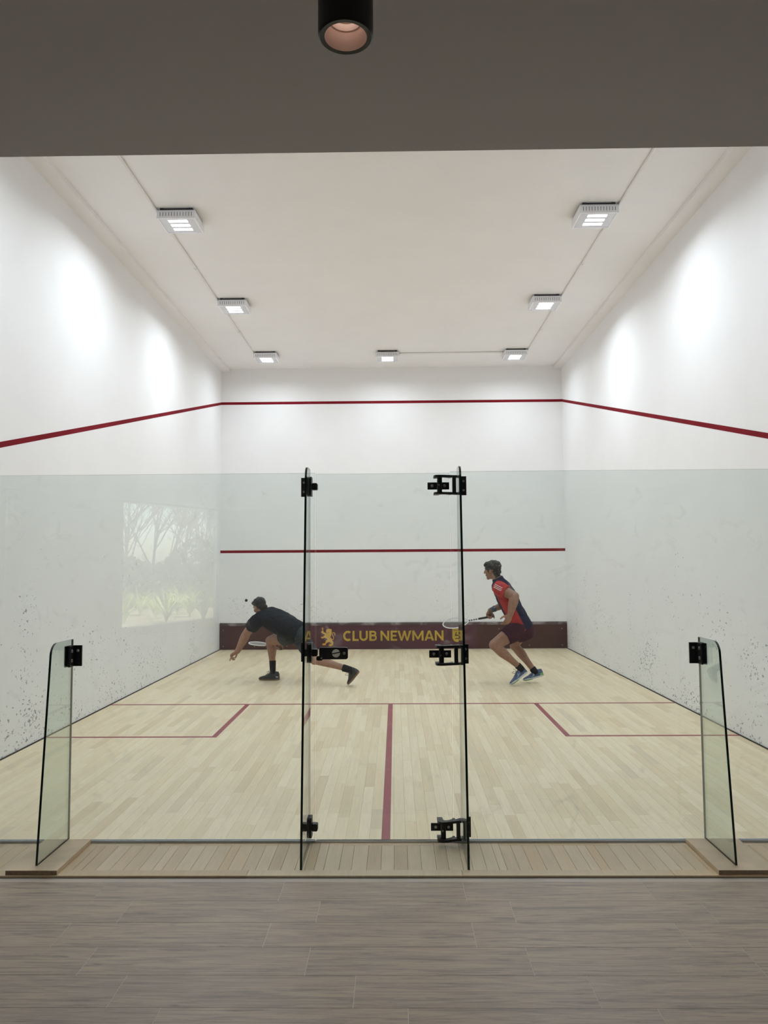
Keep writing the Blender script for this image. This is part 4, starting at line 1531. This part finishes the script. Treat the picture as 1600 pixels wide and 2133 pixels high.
def red_navy(bm):
    ruffle(0.009, 9, 2.2)(bm)
    for f in bm.faces:
        c_ = f.calc_center_median()
        r_ = c_ - BX_[0]
        tt = r_.dot(BX_[1]) / LEN_B
        l_ = r_.dot(BX_[2]) / 0.185
        d_ = r_.dot(BX_[3]) * FWD / 0.135
        red = -0.50 + 0.25 * max(0, tt - 0.5) < d_ < 0.62 and tt < 0.96
        for a_, e_ in ARMS:
            ax_ = (e_ - a_).normalized()
            q_ = c_ - a_
            u_ = q_.dot(ax_)
            if -0.06 < u_ < 0.20 and (q_ - ax_ * u_).length < 0.105 and abs(l_) > 0.72:
                red = True
        f.material_index = 0 if red else 1


shB = solid('shirt', s, [M['shirt_red'], M['shirt_navy']], pb, 0.006, 3, red_navy)
# collar
cl_ = lerp(pel, neck, 1.035)
MB().lathe(cl_, [(0.078, -0.025), (0.075, 0.0), (0.068, 0.022), (0.064, 0.022), (0.068, -0.02)], 24, axis=axis).build('collar', M['shirt_navy'], pb, True)
# three white stripes on the sleeve
bpy.context.view_layer.update()
for a0, a1 in (((500, 995), (750, 1118)), ((478, 1042), (725, 1165)), ((465, 1090), (708, 1212))):
    pts = []
    for k in range(7):
        zx = a0[0] + (a1[0] - a0[0]) * k / 6
        zy = a0[1] + (a1[1] - a0[1]) * k / 6
        p = at(1000 + zx * 0.0625, 1155 + zy * 0.0625, 5.10)
        d = (p - CAM_LOC).normalized()
        ok, loc, nrm, _ = shB.ray_cast(p - root_loc(pb), d)
        if ok:
            pts.append(loc + root_loc(pb) + nrm * 0.0015)
    if len(pts) > 2:
        MB().tube(pts, 0.0042, 6).build('sleeve_stripe', M['white_cloth'], shB)
s = MB()
torso(s, [(-0.30, 0.140, 0.110, 0), (-0.14, 0.176, 0.136, 0), (0.05, 0.166, 0.126, 0)], pel, neck, lat, lat, axis)
s.tube([lerp(lhip, lkn, -0.2), lhip, lerp(lhip, lkn, 0.30), lerp(lhip, lkn, 0.55)], [0.10, 0.128, 0.124, 0.116], 18)
s.tube([lerp(rhip, rkn, -0.2), rhip, lerp(rhip, rkn, 0.25), lerp(rhip, rkn, 0.48)], [0.10, 0.124, 0.118, 0.110], 18)
solid('shorts', s, M['shorts_maroon'], pb, 0.007, 3, ruffle(0.008, 10, 4.3))
for kn_, an_ in ((lkn, lan), (rkn, ran)):
    d = (kn_ - an_).normalized()
    sock(pb, an_, an_ + d * 0.040, 0.043, 0.046, an_ - d * 0.05)
MK = [[(0.30, 0.085), (0.36, 0.060), (0.46, 0.040), (0.58, 0.034)], [(0.42, 0.078), (0.44, 0.055), (0.50, 0.038)], [(0.34, 0.050), (0.48, 0.060)]]
t1 = V((toe1.x, 5.49, 0.006))
hl = B(1128, 1382, 5.50)
h1 = t1 + (hl - t1).normalized() * 0.285
shoe(pb, h1, t1, (-0.55, 0.05, 0.83), M['shoe_blue'], M['white_sole'], 0.026, MK, None, tall=1.12, tread=M['shoe_green'])
t2 = B(1066, 1494, 5.76); t2.z = 0.018
hl = B(1308, 1425, 5.72)
h2 = t2 + (hl - t2).normalized() * 0.285
shoe(pb, h2, t2, (0.22, 0.0, 0.97), M['shoe_blue'], M['white_sole'], 0.026, MK, M['shoe_green'], loops=0.5, tall=1.12, tread=M['shoe_green'])
wb0, wb1 = lerp(rwr, rel, 0.06), lerp(rwr, rel, 0.40)
MB().tube([wb0, lerp(wb0, wb1, 0.5), wb1], [0.0335, 0.038, 0.043], 18).build('wristband', M['wrist'], pb, True)
grip = rwr + gdir * 0.078 + gn * 0.028
racket('squash_racket', grip - rkB * 0.055, rkB, (0.10, -0.54, 0.83), 'white squash racket stretched forward by the running person')

# ball in flight
bl = at(513, 1250.5, 6.6)
MB().ell(bl, (0.0205, 0, 0), (0, 0.0205, 0), (0, 0, 0.0205), 20, 12).build('squash_ball', M['ball'], None, True, label='small black squash ball in the air beside the lunging person', category='ball')

# ------------------------------------------------------------------ garden outside the lobby window (mirrored in the glass)
M['soil'] = plain('garden_ground', (0.30, 0.26, 0.17), 0.9, vary=0.3, vscale=3)
M['strap'] = plain('strap_leaf', (0.42, 0.50, 0.12), 0.5, vary=0.35, vscale=4)
M['hedge'] = plain('hedge_leaf', (0.055, 0.085, 0.03), 0.7, vary=0.4, vscale=5)
M['bark'] = plain('bark', (0.10, 0.085, 0.07), 0.9, vary=0.3, vscale=8)
gg = MB().quadbox(-34, WA.x + 1.0, -40, 4, -0.42, -0.32)
gg = MB()
gpts = [WA + wd * -9 + wnrm * 0.2, WA + wd * S1 + wnrm * 0.2, WA + wd * 9 + wnrm * 0.2 + V((0, -30, 0)), WA + wd * -9 + wnrm * 22 + V((0, -22, 0))]
gg.prism([(p.x, p.y) for p in gpts], -0.30, -0.05, 'z')
gg.build('garden_ground', M['soil'], kind='structure', label='dry garden ground outside the lobby window')


WC = (WA + WB) * 0.5
gv = V((-5.3, -18.5, 0)).normalized()      # away from the window, down the garden
gh = V((-gv.y, gv.x, 0))


def GP(s_, d_, z_=-0.05):
    p = WC + gv * d_ + gh * s_
    return V((p.x, p.y, z_))


rg = random.Random(5)


def strap_plant(seed, hgt):
    r = random.Random(seed)
    m = MB()
    for k in range(46):
        a = r.uniform(0, 2 * PI)
        dr_ = V((math.cos(a), math.sin(a), 0))
        sd_ = V((-dr_.y, dr_.x, 0))
        L = hgt * r.uniform(0.6, 1.15)
        lean = r.uniform(0.15, 0.85)
        w = r.uniform(0.012, 0.024)
        pts = []
        for j in range(6):
            t = j / 5
            pts.append(dr_ * (L * lean * t ** 1.5) + V((0, 0, L * (t - 0.42 * lean * t ** 2.4))))
        rs_ = []
        for j, p in enumerate(pts):
            ww = w * (1 - (j / 5) ** 3 * 0.9)
            rs_.append([p - sd_ * ww, p + V((0, 0, 0.004)), p + sd_ * ww])
        b0 = len(m.v)
        for q in rs_:
            m.v += q
        for j in range(5):
            for i in range(2):
                m.f.append([b0 + j * 3 + i, b0 + j * 3 + i + 1, b0 + j * 3 + i + 4, b0 + j * 3 + i + 3]); m.m.append(0)
    me = bpy.data.meshes.new('strap_plant')
    me.from_pydata([tuple(p) for p in m.v], [], m.f)
    me.materials.append(M['strap'])
    return me


SPM = [strap_plant(k, 0.95) for k in range(4)]
for k in range(12):
    s_ = -2.4 + 0.36 * k + rg.uniform(-0.08, 0.08)
    d_ = (3.2, 6.4, 4.8)[k % 3] + rg.uniform(-0.2, 0.2)
    o = link('strap_plant', SPM[k % 4], None, label='arching strap-leaved plant in the garden, mirrored in the left glass panel', category='plant', group='strap-leaved plants mirrored in the glass')
    o.location = GP(s_, d_)
    o.rotation_euler = (0, 0, rg.uniform(0, 6.28))
    sc_ = rg.uniform(0.75, 1.15)
    o.scale = (sc_, sc_, sc_)
hd = MB()
for k in range(6500):
    s_ = rg.uniform(-4, 4)
    top = 2.05 + 0.40 * math.sin(s_ * 1.1) + 0.2 * math.sin(s_ * 2.7)
    z_ = rg.uniform(0.0, top)
    d_ = 10.2 + rg.gauss(0, 0.28)
    p = GP(s_, d_, z_)
    u = V((rg.gauss(0, 1), rg.gauss(0, 1), rg.gauss(0, 1))).normalized()
    w = u.orthogonal().normalized()
    x_ = u.cross(w)
    L = rg.uniform(0.07, 0.16)
    b0 = len(hd.v)
    hd.v += [p - w * L, p + x_ * L * 0.4, p + w * L, p - x_ * L * 0.4]
    hd.f.append([b0, b0 + 1, b0 + 2, b0 + 3]); hd.m.append(0)
hm = bpy.data.meshes.new('hedge')
hm.from_pydata([tuple(p) for p in hd.v], [], hd.f)
hm.materials.append(M['hedge'])
hr = thing('hedge', GP(0, 10.5, -0.05), 'dark leafy hedge across the garden, mirrored in the glass', 'hedge')
hl_ = link('foliage', hm, hr, kind='stuff')
hl_.location = -V(hr.location)
core = MB()
core.prism([(p.x, p.y) for p in (GP(-4, 10.2), GP(4, 10.2), GP(4, 10.9), GP(-4, 10.9))], -0.05, 1.55, 'z')
core.build('dense_core', M['hedge'], hr)


def bare_tree(base, hgt, seed, label):
    r = random.Random(seed)
    t = thing('bare_tree', base, label, 'tree', 'bare trees mirrored in the glass')
    tr, br = MB(), MB()
    def grow(p, d, L, rad, lev):
        n = 4
        pts = [p]
        for k in range(n):
            d = (d + V((r.gauss(0, 0.10), r.gauss(0, 0.10), 0.05))).normalized()
            p = p + d * L / n
            pts.append(p)
        (tr if lev == 0 else br).tube(pts, [rad * (1 - 0.5 * k / n) for k in range(n + 1)], 6 if lev < 2 else 4)
        if lev < 3:
            for k in range((9, 8, 6)[lev]):
                q = pts[r.choice((2, 3, 4))]
                nd = (d + V((r.gauss(0, 0.6), r.gauss(0, 0.6), r.uniform(-0.2, 0.5)))).normalized()
                grow(q, nd, L * r.uniform(0.5, 0.75), rad * 0.42, lev + 1)
    grow(V(base), V((0, 0, 1)), hgt * 0.38, 0.08, 0)
    tr.build('trunk', M['bark'], t)
    br.build('branches', M['bark'], t, kind='stuff')


bare_tree(GP(-2.0, 13.0), 8.0, 1, 'bare forked tree above one end of the mirrored hedge')
bare_tree(GP(-0.7, 19.0), 9.0, 2, 'bare tree behind the middle of the mirrored hedge')
bare_tree(GP(1.2, 12.5), 7.6, 3, 'bare tree close behind the mirrored hedge')
bare_tree(GP(-0.9, 14.2), 8.0, 8, 'slender bare tree in the middle of the mirrored garden')
bare_tree(GP(0.5, 21.5), 9.0, 9, 'bare tree seen between two others in the mirrored garden')
bare_tree(GP(-2.6, 22.0), 10.0, 6, 'tall bare tree far down the mirrored garden')
bare_tree(GP(2.4, 24.0), 10.0, 7, 'bare tree farthest down the mirrored garden')
bare_tree(GP(3.2, 16.0), 8.5, 4, 'bare tree at the outer end of the mirrored garden')
